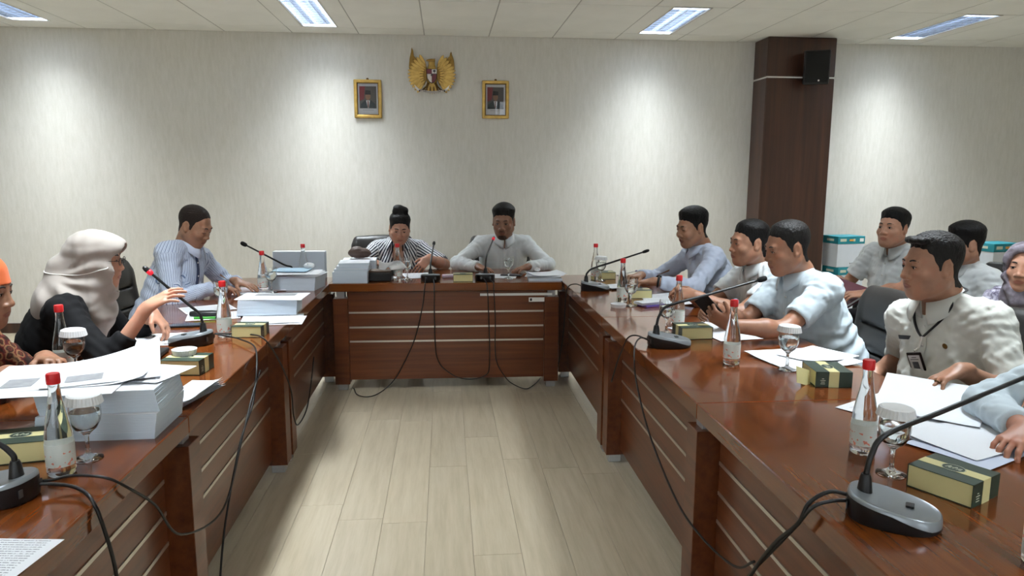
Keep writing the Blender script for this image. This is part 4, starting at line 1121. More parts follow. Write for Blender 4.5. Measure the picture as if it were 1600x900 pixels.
# --- woman at the head table
WOM_HAIR = [(.150, .106), (.086, .080), (.064, .056), (.048, .016), (.034, -.012), (.004, .010), (-.020, .012), (-.040, -.03), (-.07, -.07), (-.24, -.09), (-.26, .34), (.17, .34)]
I = person(4, 'woman with hair bun in black and white striped blouse at the head table', dict(
    pelvis=(-.38, 6.02), heading=-90, neck=(-.382, 5.86, .945), head=(-.362, 5.76, 1.066), hdir=(-84, 20, -3), skin=(179, 134, 112), fem=1.0, w=1.14, fat=.035, ffat=.007, hs=1.0, res=.0034,
    shirt=STR_W, striped=True, slant=.18, slv=.92, seed=13, eye=.0024, fold=.8, cmat=STR_WC, collar=False, placket=False, vneck=True, brow=.0042, amul=1.02,
    ext=.215, hair=dict(poly=WOM_HAIR, t=.008, top=.004, round=.6, rough=2.0, lumps=[((.0, -.03, .118), (.060, .054, .040)), ((.014, -.035, .150), (.044, .042, .026)), ((-.028, -.03, .138), (.034, .035, .026)), ((.036, -.02, .128), (.026, .03, .022)), ((0, -.02, .07), (.078, .085, .05))],
              locks=[(((.02, -.01, .13), (.05, -.01, .155), (.056, 0, .12)), .004), (((-.02, -.01, .14), (-.05, 0, .148), (-.056, 0, .11)), .004)]),
    arms=dict(L=dict(w=(-.135, 5.49, .850), d=(-.6, -.42, -.60), n=(-.5, .3, -.75), curl='rest', pole=(.9, .3, -.5)), R=dict(w=(-.545, 5.53, .822), d=(.75, -.5, -.2), n=(0, 0, -1), curl='rest', pole=(-.9, .3, -.4)))))
bd, org = I['body'], I['org']
for s in (-1, 1):
    p = I['H'](s * .081, -.004, -.036) - org; lathe('earring', [(0, -.007), (.005, -.005), (.007, 0), (.005, .005), (0, .007)], mat('pearl', srgb(230, 222, 205), .25), bd, 10, Vector(p))
tube('necklace', [I['nk'] + I['rt'] * .058 * math.cos(a) + I['f'] * (.035 + .055 * math.sin(a)) + v3(0, 0, .02 - .05 * max(0, math.sin(a))) - org for a in np.linspace(-.4, 3.54, 22)], .0016, GOLD, bd, 6)
p = I['tp'](0, .115, .72) - org; cm = frame(-90, 8)
make_collar('collar', I['nk'] + I['up'] * .006, cm, .080, STR_WC, bd, org, h=.028, tip=.07, gap=.42, open_=.02)
lathe('undershirt', [(0, 0), (.055, 0), (.05, .05), (0, .052)], BLACKC, bd, 20, Vector(I['nk'] + I['f'] * .045 - I['up'] * .165 - org))
tube('bracelet', [I['hands']['R'][0] + v3(-.012, .028 * math.cos(a), .028 * math.sin(a) ) - org for a in np.linspace(0, 6.28, 17)], .003, GOLD, bd, 6)

# --- man at the head table
I = person(5, 'man with goatee in plain white band collar shirt at the head table', dict(
    pelvis=(.46, 6.00), heading=-90, neck=(.462, 5.77, .985), head=(.452, 5.66, 1.120), hdir=(-104, 10, 0), skin=(132, 95, 74), w=1.10, fat=.02, hs=1.08, res=.0034, neck_r=.058,
    shirt=WHITE, long=True, seed=17, eye=.0024, fold=1.0, tip=.03, cgap=.07,
    hair=dict(t=.009, top=.015, rough=1.2),
    arms=dict(R=dict(w=(.245, 5.43, .790), d=(.55, -.6, -.1), n=(0, 0, -1), curl='rest', pole=(-1, .3, -.3)), L=dict(w=(.615, 5.42, .790), d=(-.8, -.45, -.14), n=(0, 0, -1), curl='rest', pole=(1, .3, -.3), spread=8))))
x, y, z = local_grid(I['Hf'], I['c'], I['M'], I['hs']); Gc = Field.__new__(Field); Gc.lo, Gc.h, Gc.n = I['Hf'].lo, I['Hf'].h, I['Hf'].n
bt = poly2d([(.066, -.084), (.085, -.082), (.125, -.078), (.125, -.15), (.055, -.13), (.045, -.105)], y - 22 * x * x, z)
Gc.D = np.maximum(I['Hf'].D - .0018 * np.clip(-bt / .008, 0, 1), bt * I['hs']).astype(np.float32); net_obj('beard', Gc, mat('goatee_stubble', srgb(66, 48, 39), .7, bump=.6, bscale=420, vary=.3, vscale=200), I['body'], I['org'])
mst = [((-.024, -.058), (-.012, -.0535), (0, -.0525), (.012, -.0535), (.024, -.058))][0]
tube('moustache', [(I['Hf'].march(I['H'](a, .15, b), -I['M'][1], .12) - I['org']) for a, b in mst], [.002, .003, .0026, .003, .002], STUB, I['body'], 6)

# --- right side of the table, far to near
I = person(6, 'smiling man in pale blue long sleeved uniform wearing a black watch', dict(
    pelvis=(1.88, 4.66), heading=184, neck=(1.692, 4.655, 1.01), head=(1.602, 4.60, 1.144), hdir=(196, 10, 0), skin=(155, 114, 89), w=1.06, hs=1.03, res=.003,
    shirt=WHITE3, long=True, seed=19, eye=.002, smile=True, fold=1.1,
    hair=dict(t=.010, top=.014, rough=1.4),
    arms=dict(L=dict(w=(1.30, 4.41, .820), d=(-.95, .22, -.08), n=(0, 0, -1), curl='hold', pole=(.3, -.6, -.5), cuff=.045), R=dict(w=(1.30, 4.72, .815), d=(-.9, -.4, -.05), n=(0, 0, -1), curl='hold', pole=(.3, .7, -.4)))))
W_ = I['hands']['L'][0]; ad = I['hands']['L'][2]; org = I['org']; e1 = unit(np.cross(ad, v3(0, 0, 1))); e2 = np.cross(e1, ad); wc = W_ - ad * .030
tube('watch_strap', [wc + e1 * .034 * math.cos(a) + e2 * .030 * math.sin(a) - org for a in np.linspace(0, 6.28, 19)], .008, BLACKP, I['body'], 6)
ob = lathe('watch_face', [(0, -.006), (.021, -.006), (.021, .005), (.017, .007), (0, .007)], BLACKP, I['body'], 18, Vector(wc + e2 * .022 + e1 * .026 - org)); ob.rotation_mode = 'QUATERNION'; ob.rotation_quaternion = Vector((0, 0, 1)).rotation_difference(Vector(e1 * .75 + e2 * .6))
q = I['G'].march(I['tp'](-.07, .4, .74), -I['f'], .6); box('name_tag', (.004, .06, .014), tuple(q + I['f'] * .004 - org), BLACKP, I['body'], .001)

I = person(7, 'man in white short sleeved shirt with clasped hands, between smiling man and phone holder', dict(
    pelvis=(1.88, 3.80), heading=186, neck=(1.712, 3.79, .992), head=(1.622, 3.745, 1.122), hdir=(184, 2, 0), skin=(160, 117, 93), w=1.06, fat=.02, ffat=.003, res=.003,
    shirt=WHITE, seed=23, eye=.003, fold=1.1, hair=dict(t=.007, top=.008),
    arms=dict(L=dict(w=(1.285, 3.60, .862), d=(-.85, .45, .12), n=(-.1, .6, -.5), curl='hold', pole=(.4, -.35, -.8)), R=dict(w=(1.29, 3.80, .855), d=(-.82, -.5, .1), n=(-.1, -.6, -.5), curl='hold', pole=(.4, .5, -.8)))))

I = person(8, 'man in white short sleeved shirt holding a phone with both elbows on table', dict(
    pelvis=(1.85, 3.24), heading=188, neck=(1.668, 3.25, 1.018), head=(1.569, 3.20, 1.150), hdir=(182, 12, 0), skin=(148, 105, 81), w=1.06, fat=.03, ffat=.006, res=.0028, nose=1.05,
    shirt=WHITE2, seed=29, eye=.0022, fold=1.1, hair=dict(t=.006, top=.007, rough=1.2, mat=HAIRG, poly=[(.150, .102), (.080, .076), (.052, .060), (.040, .036)] + MALE_HAIR[4:]), slv=.72,
    arms=dict(L=dict(w=(1.232, 3.00, .830), d=(-.82, .25, .48), n=(.25, .75, .55), curl='hold', pole=(.5, -.3, -.8), thumb=-.1), R=dict(w=(1.245, 3.215, .862), d=(-.85, -.42, .1), n=(-.2, -.7, -.3), curl='hold', pole=(.5, .4, -.7)))))
PH = tag(empty('smartphone'), 'black smartphone in the hands of the man with elbows on the table', 'phone', 'smartphones')
_d = unit((-.82, .25, .48)); _n = v3(.25, .75, .55); _n = unit(_n - _d * (_n @ _d)); _t = np.cross(_n, _d); _c = v3(1.232, 3.00, .830) + _d * .100 + _n * .030
_l = unit(_d * .9 + _t * .35); _s = np.cross(_l, _n)
PH.matrix_world = Matrix(((_s[0], _l[0], _n[0], _c[0]), (_s[1], _l[1], _n[1], _c[1]), (_s[2], _l[2], _n[2], _c[2]), (0, 0, 0, 1)))
box('case', (.072, .150, .008), (0, 0, 0), BLACKP, PH, .003, 2); box('screen', (.066, .140, .001), (0, 0, .0045), mat('phone_screen', srgb(52, 60, 70), .08), PH)

# --- the back row by the wall
I = person(10, 'man in white polo shirt with a maroon folder on his lap', dict(
    pelvis=(3.06, 4.52), heading=198, neck=(2.935, 4.46, 1.015), head=(2.856, 4.40, 1.150), hdir=(206, -4, 0), skin=(171, 126, 102), w=1.12, fat=.03, ffat=.004, hs=1.02, res=.0032,
    shirt=WHITE, seed=31, eye=.0036, fold=1.1, hair=dict(t=.010, top=.012, rough=1.2), tip=.04,
    arms=dict(R=dict(w=(2.60, 4.56, .80), d=(-.75, -.6, .08), n=(.2, -.2, -1), curl='hold', pole=(.3, .7, -.6)), L=dict(w=(2.55, 4.16, .765), d=(-.95, .2, -.05), n=(0, .3, -1), curl='rest', pole=(.5, -.6, -.4)))))
FO = tag(empty('document_folder', (2.50, 4.36, .735), R(200)), 'maroon document folder held by the man in the white polo shirt', 'folder'); FO.rotation_euler = (R(8), R(-28), R(8))
MAROON = mat('maroon_cover', srgb(84, 20, 38), .5, bump=.1, bscale=300)
box('cover', (.24, .32, .004), (0, 0, .012), MAROON, FO, .001); box('cover', (.24, .32, .004), (0, 0, -.012), MAROON, FO, .001); box('spine', (.004, .32, .028), (.12, 0, 0), MAROON, FO, .001); box('pages', (.225, .30, .019), (-.004, 0, 0), PAPER, FO)

I = person(11, 'dark haired man in white shirt half hidden behind the lanyard wearer', dict(
    pelvis=(3.12, 3.98), heading=186, neck=(3.035, 3.95, .968), head=(2.972, 3.90, 1.092), hdir=(168, 8, 0), skin=(160, 117, 93), w=1.06, res=.0034,
    shirt=WHITE, seed=37, eye=.003, hair=dict(t=.012, top=.014, rough=1.3), arms={}))
I = person(12, 'woman in grey patterned head scarf and floral blouse at the right edge', dict(
    pelvis=(2.98, 3.26), heading=206, neck=(2.84, 3.22, .928), head=(2.768, 3.20, 1.052), hdir=(214, 0, 0), skin=(188, 140, 116), fem=1.0, w=1.06, fat=.03, hs=.98, res=.0032,
    shirt=FLORAL, long=True, seed=41, eye=.0036, collar=False, placket=False, arms={}))
hijab(I, SCARF, .1, .6, 5, .74, .006)
I = person(13, 'person in white shirt cut off by the right edge, hand on the papers', dict(
    pelvis=(2.02, 1.74), heading=186, neck=(1.88, 1.75, 1.01), head=(1.80, 1.73, 1.14), hdir=(184, 10, 0), skin=(171, 119, 97), w=1.04, res=.0036,
    shirt=WHITE2, seed=43, eye=.003, long=True, hair=dict(t=.009, top=.01), fold=1.3,
    arms=dict(R=dict(w=(1.555, 1.735, .800), d=(-.85, -.4, -.16), n=(0, -.1, -1), curl='rest', pole=(-.1, .9, -.2), cuff=.05), L=dict(w=(1.60, 1.50, .80), d=(-.9, .3, -.1), n=(0, 0, -1), pole=(.4, -.6, -.4)))))

# ------------------------------------------------------------------ chairs
chair(2.06, 2.50, 194, 'black leather chair of the man wearing the lanyard')
chair(1.81, 3.12, 176, 'black leather chair behind the man holding the phone')
chair(1.80, 3.93, 190, 'black leather chair behind the man with clasped hands')
chair(1.90, 4.68, 184, 'black leather chair behind the smiling man with the watch')
chair(-1.80, 4.46, -8, 'black leather chair behind the man in the striped shirt')
chair(-1.76, 3.14, 12, 'black leather chair behind the veiled woman')
chair(-1.90, 2.50, 6, 'black leather chair behind the man in the orange cap')
chair(-.53, 6.12, -86, 'black leather chair behind the woman with the hair bun')
chair(.47, 6.10, -90, 'black leather chair behind the man with the goatee at the head table')
chair(3.12, 4.54, 198, 'black leather chair under the man with the maroon folder')
chair(3.18, 3.98, 186, 'black leather chair under the half hidden dark haired man')
chair(3.05, 3.27, 206, 'black leather chair under the woman in the grey scarf')
chair(2.08, 1.74, 186, 'black leather chair at the right picture edge')
# ================================================================== things on the tables
TZ = .7502
# ---- conference microphones
def microphone(x, y, rz, tip, red, label, head=.011, bend=1.0):
    """rz: direction of the user (degrees from +x); tip: world position of the capsule"""
    r = tag(empty('conference_microphone', (x, y, TZ), R(rz - 90)), label, 'microphone', 'table microphones')
    N = 44; a, b = .068, .092
    def zt(yy): return .060 - (.060 - .030) * (yy + b) / (2 * b)
    ring = [(a * math.copysign(abs(math.cos(t)) ** .8, math.cos(t)), b * math.copysign(abs(math.sin(t)) ** .8, math.sin(t))) for t in [2 * math.pi * k / N for k in range(N)]]
    rows = [[(u * .95, v * .95, 0) for u, v in ring], [(u, v, .006) for u, v in ring], [(u, v, max(.012, zt(v) - .010 - .014 * max(0, v / b))) for u, v in ring]]
    V = sum(rows, []); F_ = [(i * N + k, i * N + (k + 1) % N, (i + 1) * N + (k + 1) % N, (i + 1) * N + k) for i in range(2) for k in range(N)] + [tuple(range(N - 1, -1, -1)), tuple(2 * N + k for k in range(N))]
    o = pyd('base', V, F_, BLACKP, r); sharp(o.data, 50)
    rows = [rows[2], [(u * .985, v * .985, zt(v) - .003) for u, v in ring], [(u * .94, v * .95, zt(v)) for u, v in ring], [(u * .84, v * .86, zt(v) - .0015) for u, v in ring]]
    V = sum(rows, []); F_ = [(i * N + k, i * N + (k + 1) % N, (i + 1) * N + (k + 1) % N, (i + 1) * N + k) for i in range(3) for k in range(N)] + [tuple(3 * N + k for k in range(N))]
    o = pyd('top_plate', V, F_, SILVERP, r); sharp(o.data, 50)
    sy = -.058; sz = zt(sy)
    lathe('socket', [(0, sz - .004), (.016, sz - .004), (.012, sz + .03), (.009, sz + .038), (0, sz + .038)], BLACKP, r, 14, (0, sy, 0))
    box('talk_button', (.022, .016, .004), (0, .03, zt(.03) + .001), BLACKP, r, .001); box('back_panel', (.075, .002, .018), (0, -b + .004, .028), mat('port_panel', srgb(70, 72, 74), .4), r)
    inv = Matrix.Rotation(-R(rz - 90), 3, 'Z'); t = inv @ (Vector(tip) - Vector((x, y, TZ)))
    s = Vector((0, sy, sz + .034)); d = (t - s); h = Vector((d.x, d.y, 0)); h = h.normalized() if h.length > 1e-3 else Vector((0, 1, 0))
    k2 = s + Vector((0, 0, .045 * bend)) + h * .012 * bend; k3 = s + Vector((0, 0, .085 * bend)) + h * .05
    if d.z < .16: k2 = s + Vector((0, 0, .02)) + h * .005; k3 = s + Vector((0, 0, .05)) + h * .04
    pts = catmull([s, k2, k3, k3.lerp(t, .35), k3.lerp(t, .7), t], 6)
    g = tube('gooseneck', pts, [.0062] * (len(pts) - 8) + [.0055] * 8, BLACKP, r, 8)
    e = (pts[-1] - pts[-3]).normalized()
    tube('capsule', [t - e * .004, t, t + e * .012, t + e * .028, t + e * .038, t + e * .042], [.006, head * .8, head, head, head * .75, head * .2], mat('foam_windscreen', srgb(18, 18, 19), .9, bump=.4, bscale=500) if not red else BLACKP, g, 12)
    if red: tube('status_ring', [t - e * .006, t + e * .002, t + e * .016], [.0078, head * 1.02, head * 1.04], mat('red_status_light', srgb(214, 24, 40), .4, emit=(1, .03, .06, 1), estr=.6), g, 12)
    return r
microphone(-1.022, 1.640, 172, (-1.28, 1.62, .98), False, 'black and silver microphone with cables at the lower left corner')
microphone(-1.105, 3.175, 172, (-1.228, 3.120, 1.066), True, 'red tipped microphone before the gesturing veiled woman')
microphone(-1.10, 4.98, 200, (-1.299, 4.85, 1.018), False, 'thin black microphone rising behind the paper bundles on the left', .014, .4)
microphone(-.110, 5.015, 92, (-.088, 5.22, .982), False, 'microphone in front of the woman with the hair bun')
microphone(.270, 5.015, 90, (.343, 5.26, 1.014), True, 'red tipped microphone before the man with the goatee')
microphone(.950, 4.52, -8, (1.252, 4.50, .995), False, 'microphone with long low neck at the far end of the right tables', .010)
microphone(.955, 2.975, -2, (1.373, 3.05, 1.022), False, 'microphone with thick black tip before the phone holder', .013)
microphone(.945, 1.372, -36, (1.385, 1.55, 1.012), False, 'large nearest microphone on the right with its neck crossing the goblet', .012)

# ---- glass water bottles
LABELM = NT('bottle_label', .5); _q = LABELM.noise(LABELM.mapping((1, 1, 1)), 70, 2); _z = LABELM.sep(LABELM.mapping())[2]
LABELM.col(LABELM.mix(LABELM.math('MULTIPLY', LABELM.math('LESS_THAN', _z, .062), LABELM.math('GREATER_THAN', _q, .60)), srgb(216, 222, 216), srgb(222, 140, 120))); LABELM = LABELM.m
def bottle_proto():
    r = empty('water_bottle')
    prof = [(0, 0), (.027, 0), (.031, .004), (.032, .012), (.032, .080), (.0305, .105), (.025, .140), (.0185, .170), (.0145, .195), (.0130, .215), (.0130, .236), (0, .236)]
    lathe('glass_body', prof, GLASS, r, 28)
    lathe('label_wrap', [(.0322, .026), (.0326, .026), (.0326, .082), (.0322, .082)], LABELM, r, 28)
    lathe('screw_cap', [(0, .228), (.0150, .228), (.0155, .232), (.0155, .250), (.0140, .2535), (0, .2535)], REDCAP, r, 24)
    return r
BT = bottle_proto(); _used = [0]
def bottle(x, y, label, rz=0, s=1.0):
    o = BT if not _used[0] else copy_tree(BT); _used[0] = 1
    o.location = (x, y, TZ); o.rotation_euler = (0, 0, R(rz)); o.scale = (s, s, s); tag(o, label, 'bottle', 'red capped water bottles'); return o
bottle(-.943, 1.775, 'red capped water bottle in front of the big paper block on the left', 200)
bottle(-1.41, 2.735, 'red capped water bottle beside the orange capped man', 40)
bottle(-1.003, 3.315, 'red capped water bottle behind the snack box near the veiled woman', 120)
bottle(-1.150, 4.63, 'red capped water bottle in front of the far left paper block', 20)
bottle(-.985, 5.085, 'red capped water bottle before the upright paper bundle', 20)
bottle(-.338, 5.075, 'red capped water bottle beside the tissue box on the head table', 20)
bottle(1.050, 5.00, 'red capped water bottle at the far end of the right tables', 20)
bottle(1.020, 4.085, 'red capped water bottle beside the uncovered goblet and round lid', 80)
bottle(1.117, 3.36, 'red capped water bottle behind the snack box near the phone holder', 200)
bottle(1.108, 2.665, 'red capped water bottle standing alone at mid table on the right', 230)
bottle(1.098, 1.745, 'red capped water bottle nearest on the right, left of a covered goblet', 250)
bottle(1.105, 1.165, 'water bottle cut off by the lower right corner', 250)

# ---- goblets with paper lids
def lid_mesh():
    N = 64; V, F_ = [], []
    prof = [(0, .023), (.034, .0235), (.0385, .021), (.0425, .006), (.044, 0), (.0425, 0), (.0365, .018), (0, .020)]
    for i, (r, z) in enumerate(prof):
        for k in range(N):
            rr = r * (1 + (.030 if k % 2 else -.0) * (1 if 2 <= i <= 5 else 0)); V.append((rr * math.cos(2 * math.pi * k / N), rr * math.sin(2 * math.pi * k / N), z))
    for i in range(len(prof) - 1):
        for k in range(N): F_.append((i * N + k, (i + 1) * N + k, (i + 1) * N + (k + 1) % N, i * N + (k + 1) % N))
    me = bpy.data.meshes.new('lid'); me.from_pydata(V, [], F_); bm = bmesh.new(); bm.from_mesh(me); bmesh.ops.remove_doubles(bm, verts=bm.verts, dist=1e-5); bmesh.ops.recalc_face_normals(bm, faces=bm.faces); bm.to_mesh(me); bm.free(); me.materials.append(PAPERLID); return me
PAPERLID = mat('white_paper_lid', srgb(228, 231, 233), .6)
LID = lid_mesh()
def goblet_proto():
    r = empty('water_goblet')
    prof = [(0, 0), (.034, 0), (.035, .002), (.030, .005), (.012, .010), (.0055, .018), (.0048, .045), (.0055, .062), (.012, .070), (.026, .082), (.035, .100), (.0375, .120), (.036, .145), (.034, .158),
            (.0330, .158), (.0350, .145), (.0362, .120), (.0338, .101), (.024, .084), (.008, .075), (0, .074)]
    lathe('glass_bowl', prof, GLASS, r, 32)
    lathe('water', [(0, .0752), (.0078, .0758), (.0236, .0846), (.0332, .1015), (.0355, .118), (.0350, .128), (0, .128)], WATER, r, 28)
    return r
GB = goblet_proto(); _ug = [0]
def goblet(x, y, label, lid=True):
    o = GB if not _ug[0] else copy_tree(GB); _ug[0] = 1
    o.location = (x, y, TZ); tag(o, label, 'goblet', 'stemmed water goblets')
    if lid:
        l = bpy.data.objects.new('goblet_lid', LID); COL.objects.link(l); l.location = (x, y, TZ + .149); l.rotation_euler = (0, R(2), 0)
        tag(l, 'fluted white paper lid on the ' + label.replace('stemmed goblet', 'goblet'), 'lid', 'paper goblet lids')
goblet(-.925, 1.87, 'stemmed goblet before the big paper block', True)
goblet(-1.345, 2.69, 'stemmed goblet by the orange capped man', True)
goblet(-1.205, 3.955, 'stemmed goblet between the striped man and veiled woman', False)
goblet(-1.085, 4.565, 'stemmed goblet beside the far left paper block', False)
goblet(-.275, 5.09, 'stemmed goblet beside the tissue box', False)
goblet(.441, 5.08, 'stemmed goblet before the man with the goatee', False)
goblet(1.075, 4.93, 'stemmed goblet at the far right table end', True)
goblet(1.030, 3.925, 'stemmed goblet without lid near the smiling man', False)
goblet(1.021, 3.23, 'stemmed goblet behind the gooseneck of the phone holder', False)
goblet(1.284, 2.56, 'stemmed goblet on papers before the phone holder', True)
goblet(1.090, 1.605, 'stemmed goblet behind the nearest gooseneck', True)
def loose_lid(x, y, label, flip=False, z=TZ):
    l = bpy.data.objects.new('goblet_lid', LID); COL.objects.link(l); l.location = (x, y, z + (.020 if flip else 0)); l.rotation_euler = (R(180) if flip else 0, 0, 0); tag(l, label, 'lid', 'paper goblet lids')
loose_lid(.957, 3.91, 'white paper lid lying upside down beside the uncovered goblet', True)
loose_lid(-.985, 2.755, 'white paper lid lying on the banded green snack box', True, TZ + .0565)

# ---- snack boxes
GREEN = mat('dark_green_card', srgb(40, 58, 46), .45, vary=.06, vscale=30); CREAMC = mat('cream_card', srgb(216, 208, 152), .55); INKW = mat('pale_print', srgb(196, 200, 180), .6)
def snack_proto(w=.145, d=.125, h=.055):
    r = empty('snack_box')
    box('tray', (w - .002, d - .004, h - .004), (0, 0, h / 2), CREAMC, r, .001)      # the two cream ends show at +-x... of the sleeve
    bm = bmesh.new(); t = .0012
    box_bm((w, d, t), (0, 0, t / 2), bm=bm); box_bm((w, d, t), (0, 0, h - t / 2), bm=bm)
    for s in (-1, 1): box_bm((t, d, h), (s * (w / 2 - t / 2), 0, h / 2), bm=bm)
    link('sleeve', bm_mesh(bm), GREEN, r)
    bm = bmesh.new(); bw = .034
    box_bm((w + .0006, bw, t), (0, 0, h + .0001), bm=bm)
    for s in (-1, 1): box_bm((t, bw, h + .0006), (s * (w / 2), 0, h / 2), bm=bm)
    link('ribbon_band', bm_mesh(bm), CREAMC, r)
    for rr in (1.0, .9):
        pts = [(.026 * rr * math.cos(a), .020 * rr * math.sin(a), h + .0012) for a in np.linspace(0, 2 * math.pi, 25)]
        tube('logo_oval', pts, .0007, INKW if rr == 1 else GREEN, r, 5)
    o = prism('logo_plate', [(.0235 * math.cos(k * math.pi / 12), .018 * math.sin(k * math.pi / 12)) for k in range(24)], h + .0006, h + .0011, GREEN, r)
    for pts in ([(-.016, -.006), (-.012, .003), (-.008, .008), (-.009, -.004), (-.004, -.005)], [(-.012, 0), (.002, .002)], [(.0, -.006), (.003, .008), (.007, .004), (.003, .001)], [(.008, -.006), (.012, .003), (.017, .005), (.013, -.005), (.019, -.004)]):
        tube('logo_script', [(a, b, h + .0014) for a, b in pts], .0008, INKW, o, 5, curve=4)
    for k, (z, wd) in enumerate(((.030, .02), (.024, .05), (.018, .036), (.012, .044))):
        box('print_line', (.0006, wd * .35, .0018), (w / 2 + .0003, -d * .3, z), INKW, r)
    return r
SN = snack_proto(); _us = [0]
def snack(x, y, rz, label, s=1.0):
    o = SN if not _us[0] else copy_tree(SN); _us[0] = 1
    o.location = (x, y, TZ); o.rotation_euler = (0, 0, R(rz)); o.scale = (s, s, s); tag(o, label, 'snack box', 'dark green snack boxes'); return o
snack(1.172, 1.500, -62, 'dark green snack box with cream ribbon and oval logo, nearest on the right')
sb = snack(1.350, 2.395, -99, 'opened dark green snack box behind the nearest right bottle')
fl = bmesh.new(); box_bm((.0015, .080, .058), (0, 0, 0), bm=fl)
o = link('open_flap', bm_mesh(fl), CREAMC, None); o.parent = sb; o.location = (.045, -.096, .030); o.rotation_euler = (R(-20), R(-18), R(42))
snack(1.116, 3.145, 2, 'dark green snack box behind the microphone with thick tip')
snack(1.160, 4.235, 0, 'snack box with cream end beside the uncovered goblet', .9)
snack(1.130, 5.045, 0, 'snack box with cream end at the far end of the right tables', .9)
snack(.115, 5.00, 0, 'snack box with cream end between the two head table microphones', .92)
snack(-.895, 3.335, -4, 'dark green snack box in front of the red capped bottle by the veiled woman', .92)
snack(-.965, 2.72, -6, 'dark green banded snack box carrying a white paper lid')
snack(-1.105, 1.905, 12, 'dark green snack box beside the lower left microphone')

# ---- paper blocks and sheets
PRINT = NT('printed_sheet', .75, .2)
_s3 = PRINT.sep(PRINT.mapping()); _l = PRINT.math('LESS_THAN', PRINT.math('FRACT', PRINT.math('MULTIPLY', _s3[1], 120.0)), .35)
_wd = PRINT.math('GREATER_THAN', PRINT.noise(PRINT.mapping((260, 120, 1)), 1.0, 1), .44)
_mg = PRINT.math('MULTIPLY', PRINT.math('LESS_THAN', PRINT.math('ABSOLUTE', _s3[0]), .082), PRINT.math('LESS_THAN', PRINT.math('ABSOLUTE', _s3[1]), .122))
PRINT.col(PRINT.mix(PRINT.math('MULTIPLY', PRINT.math('MULTIPLY', _l, _wd), _mg), srgb(228, 231, 236), srgb(150, 152, 160))); PRINT = PRINT.m
GREYP = mat('grey_print', srgb(150, 152, 156), .7, vary=.15, vscale=25)
def block(x, y, z, w, d, h, rz, label, seed, group='stacked paper blocks', bulge=.0, n=14):
    g = random.Random(seed); r = tag(empty('paper_block', (x, y, z), R(rz)), label, 'paper stack', group)
    bm = bmesh.new()
    for k in range(n):
        t = h / n; jx, jy = g.uniform(-.0005, .0005), g.uniform(-.0005, .0005); sk = (k / n - .5) * bulge
        box_bm((w + g.uniform(-.0005, .0005), d + g.uniform(-.0005, .0005), t * .995), (jx + sk, jy, k * t + t / 2), bm=bm)
    o = link('pages', bm_mesh(bm), mat('paper_edge', srgb(206, 218, 230), .85, spec=.15, bump=.25, bscale=160, stretch=(.03, .03, 6)), r); o['kind'] = 'stuff'
    box('cover_sheet', (w * .995, d * .995, .0006), (bulge * .5, 0, h + .0003), PAPER, r); return r
def sheet(x, y, z, w, d, rz, label, curl=(), m=None, seed=0, tilt=(0, 0), blocks=()):
    """a single curled sheet; curl: list of (direction degrees, start, amount)"""
    N, K = 16, 20; V = []
    for s in (1, 0):
        for i in range(N + 1):
            for j in range(K + 1):
                u, v = (i / N - .5) * w, (j / K - .5) * d; zz = .0012 * math.sin(u * 18 + seed) * math.cos(v * 14 + seed) + .0014
                for (a, st, am) in curl:
                    q = u * math.cos(R(a)) + v * math.sin(R(a)) - st
                    if q > 0: zz += am * q * q
                V.append((u, v, zz + s * .0004 + u * math.tan(R(tilt[0])) + v * math.tan(R(tilt[1]))))
    n1 = (N + 1) * (K + 1); F_ = []
    for i in range(N):
        for j in range(K):
            a = i * (K + 1) + j; q = (a, a + K + 1, a + K + 2, a + 1); F_.append(q); F_.append(tuple(n1 + t for t in reversed(q)))
    rim = [(i * (K + 1)) for i in range(N + 1)] + [N * (K + 1) + j for j in range(1, K + 1)] + [i * (K + 1) + K for i in range(N - 1, -1, -1)] + [j for j in range(K - 1, 0, -1)]
    for a, b in zip(rim, rim[1:] + rim[:1]): F_.append((a, a + n1, b + n1, b))
    o = pyd('paper_sheet', V, F_, m or PRINT, None, (x, y, z), (0, 0, R(rz)), smooth=False); sharp(o.data, 60); tag(o, label, 'paper', 'loose paper sheets')
    for (u0, u1, w0, w1) in blocks:
        VV = []
        for u, v in ((u0, w0), (u1, w0), (u1, w1), (u0, w1)):
            i = min(N, max(0, round((u / w + .5) * N))); j = min(K, max(0, round((v / d + .5) * K))); p = V[i * (K + 1) + j]; VV.append((p[0], p[1], p[2] + .0008))
        pyd('printed_picture', VV, [(0, 1, 2, 3)], GREYP, o)
    return o
# left side
block(-.965, 2.110, TZ, .315, .225, .072, 1, 'large lower paper block by the goblet on the left table', 1, bulge=.01)
block(-.965, 2.118, TZ + .0735, .310, .22, .062, 3, 'large upper paper block carrying the creased drawings', 2, bulge=-.012)
sheet(-1.10, 2.18, TZ + .139, .42, .30, 12, 'wide creased drawing sheet on the large paper block, left part', [(180, .12, .25), (-20, .14, 1.6)], PAPER, 1, (0, 0), [(-.17, -.08, -.10, -.02), (.02, .14, .02, .11), (-.06, .04, -.13, -.05)])
sheet(-1.12, 2.10, TZ + .1375, .40, .28, 6, 'second drawing sheet hanging over the paper block corner', [(190, .10, -1.6)], PAPER, 2)
sheet(-1.02, 2.20, TZ + .1450, .30, .28, 20, 'top drawing sheet with its far edge rolled up', [(60, .06, 3.2), (190, .08, .5)], PAPER, 3, (1, 1), [(-.10, .0, -.10, -.03)])
sheet(-.90, 2.19, TZ + .1365, .21, .20, -14, 'printed sheet lying on the right corner of the large paper block', [(-60, .08, .8)], PRINT, 4)
for k in range(5): sheet(-.845 + .003 * k, 2.395 - .004 * k, TZ + .0016 * k + .004 * k, .105, .245, -14 + 2.5 * k, ['lowest', 'second', 'middle', 'fourth', 'topmost'][k] + ' of the folded loose sheets beside the large paper block', [(0, .01, 3.0 + k)], PRINT, k)
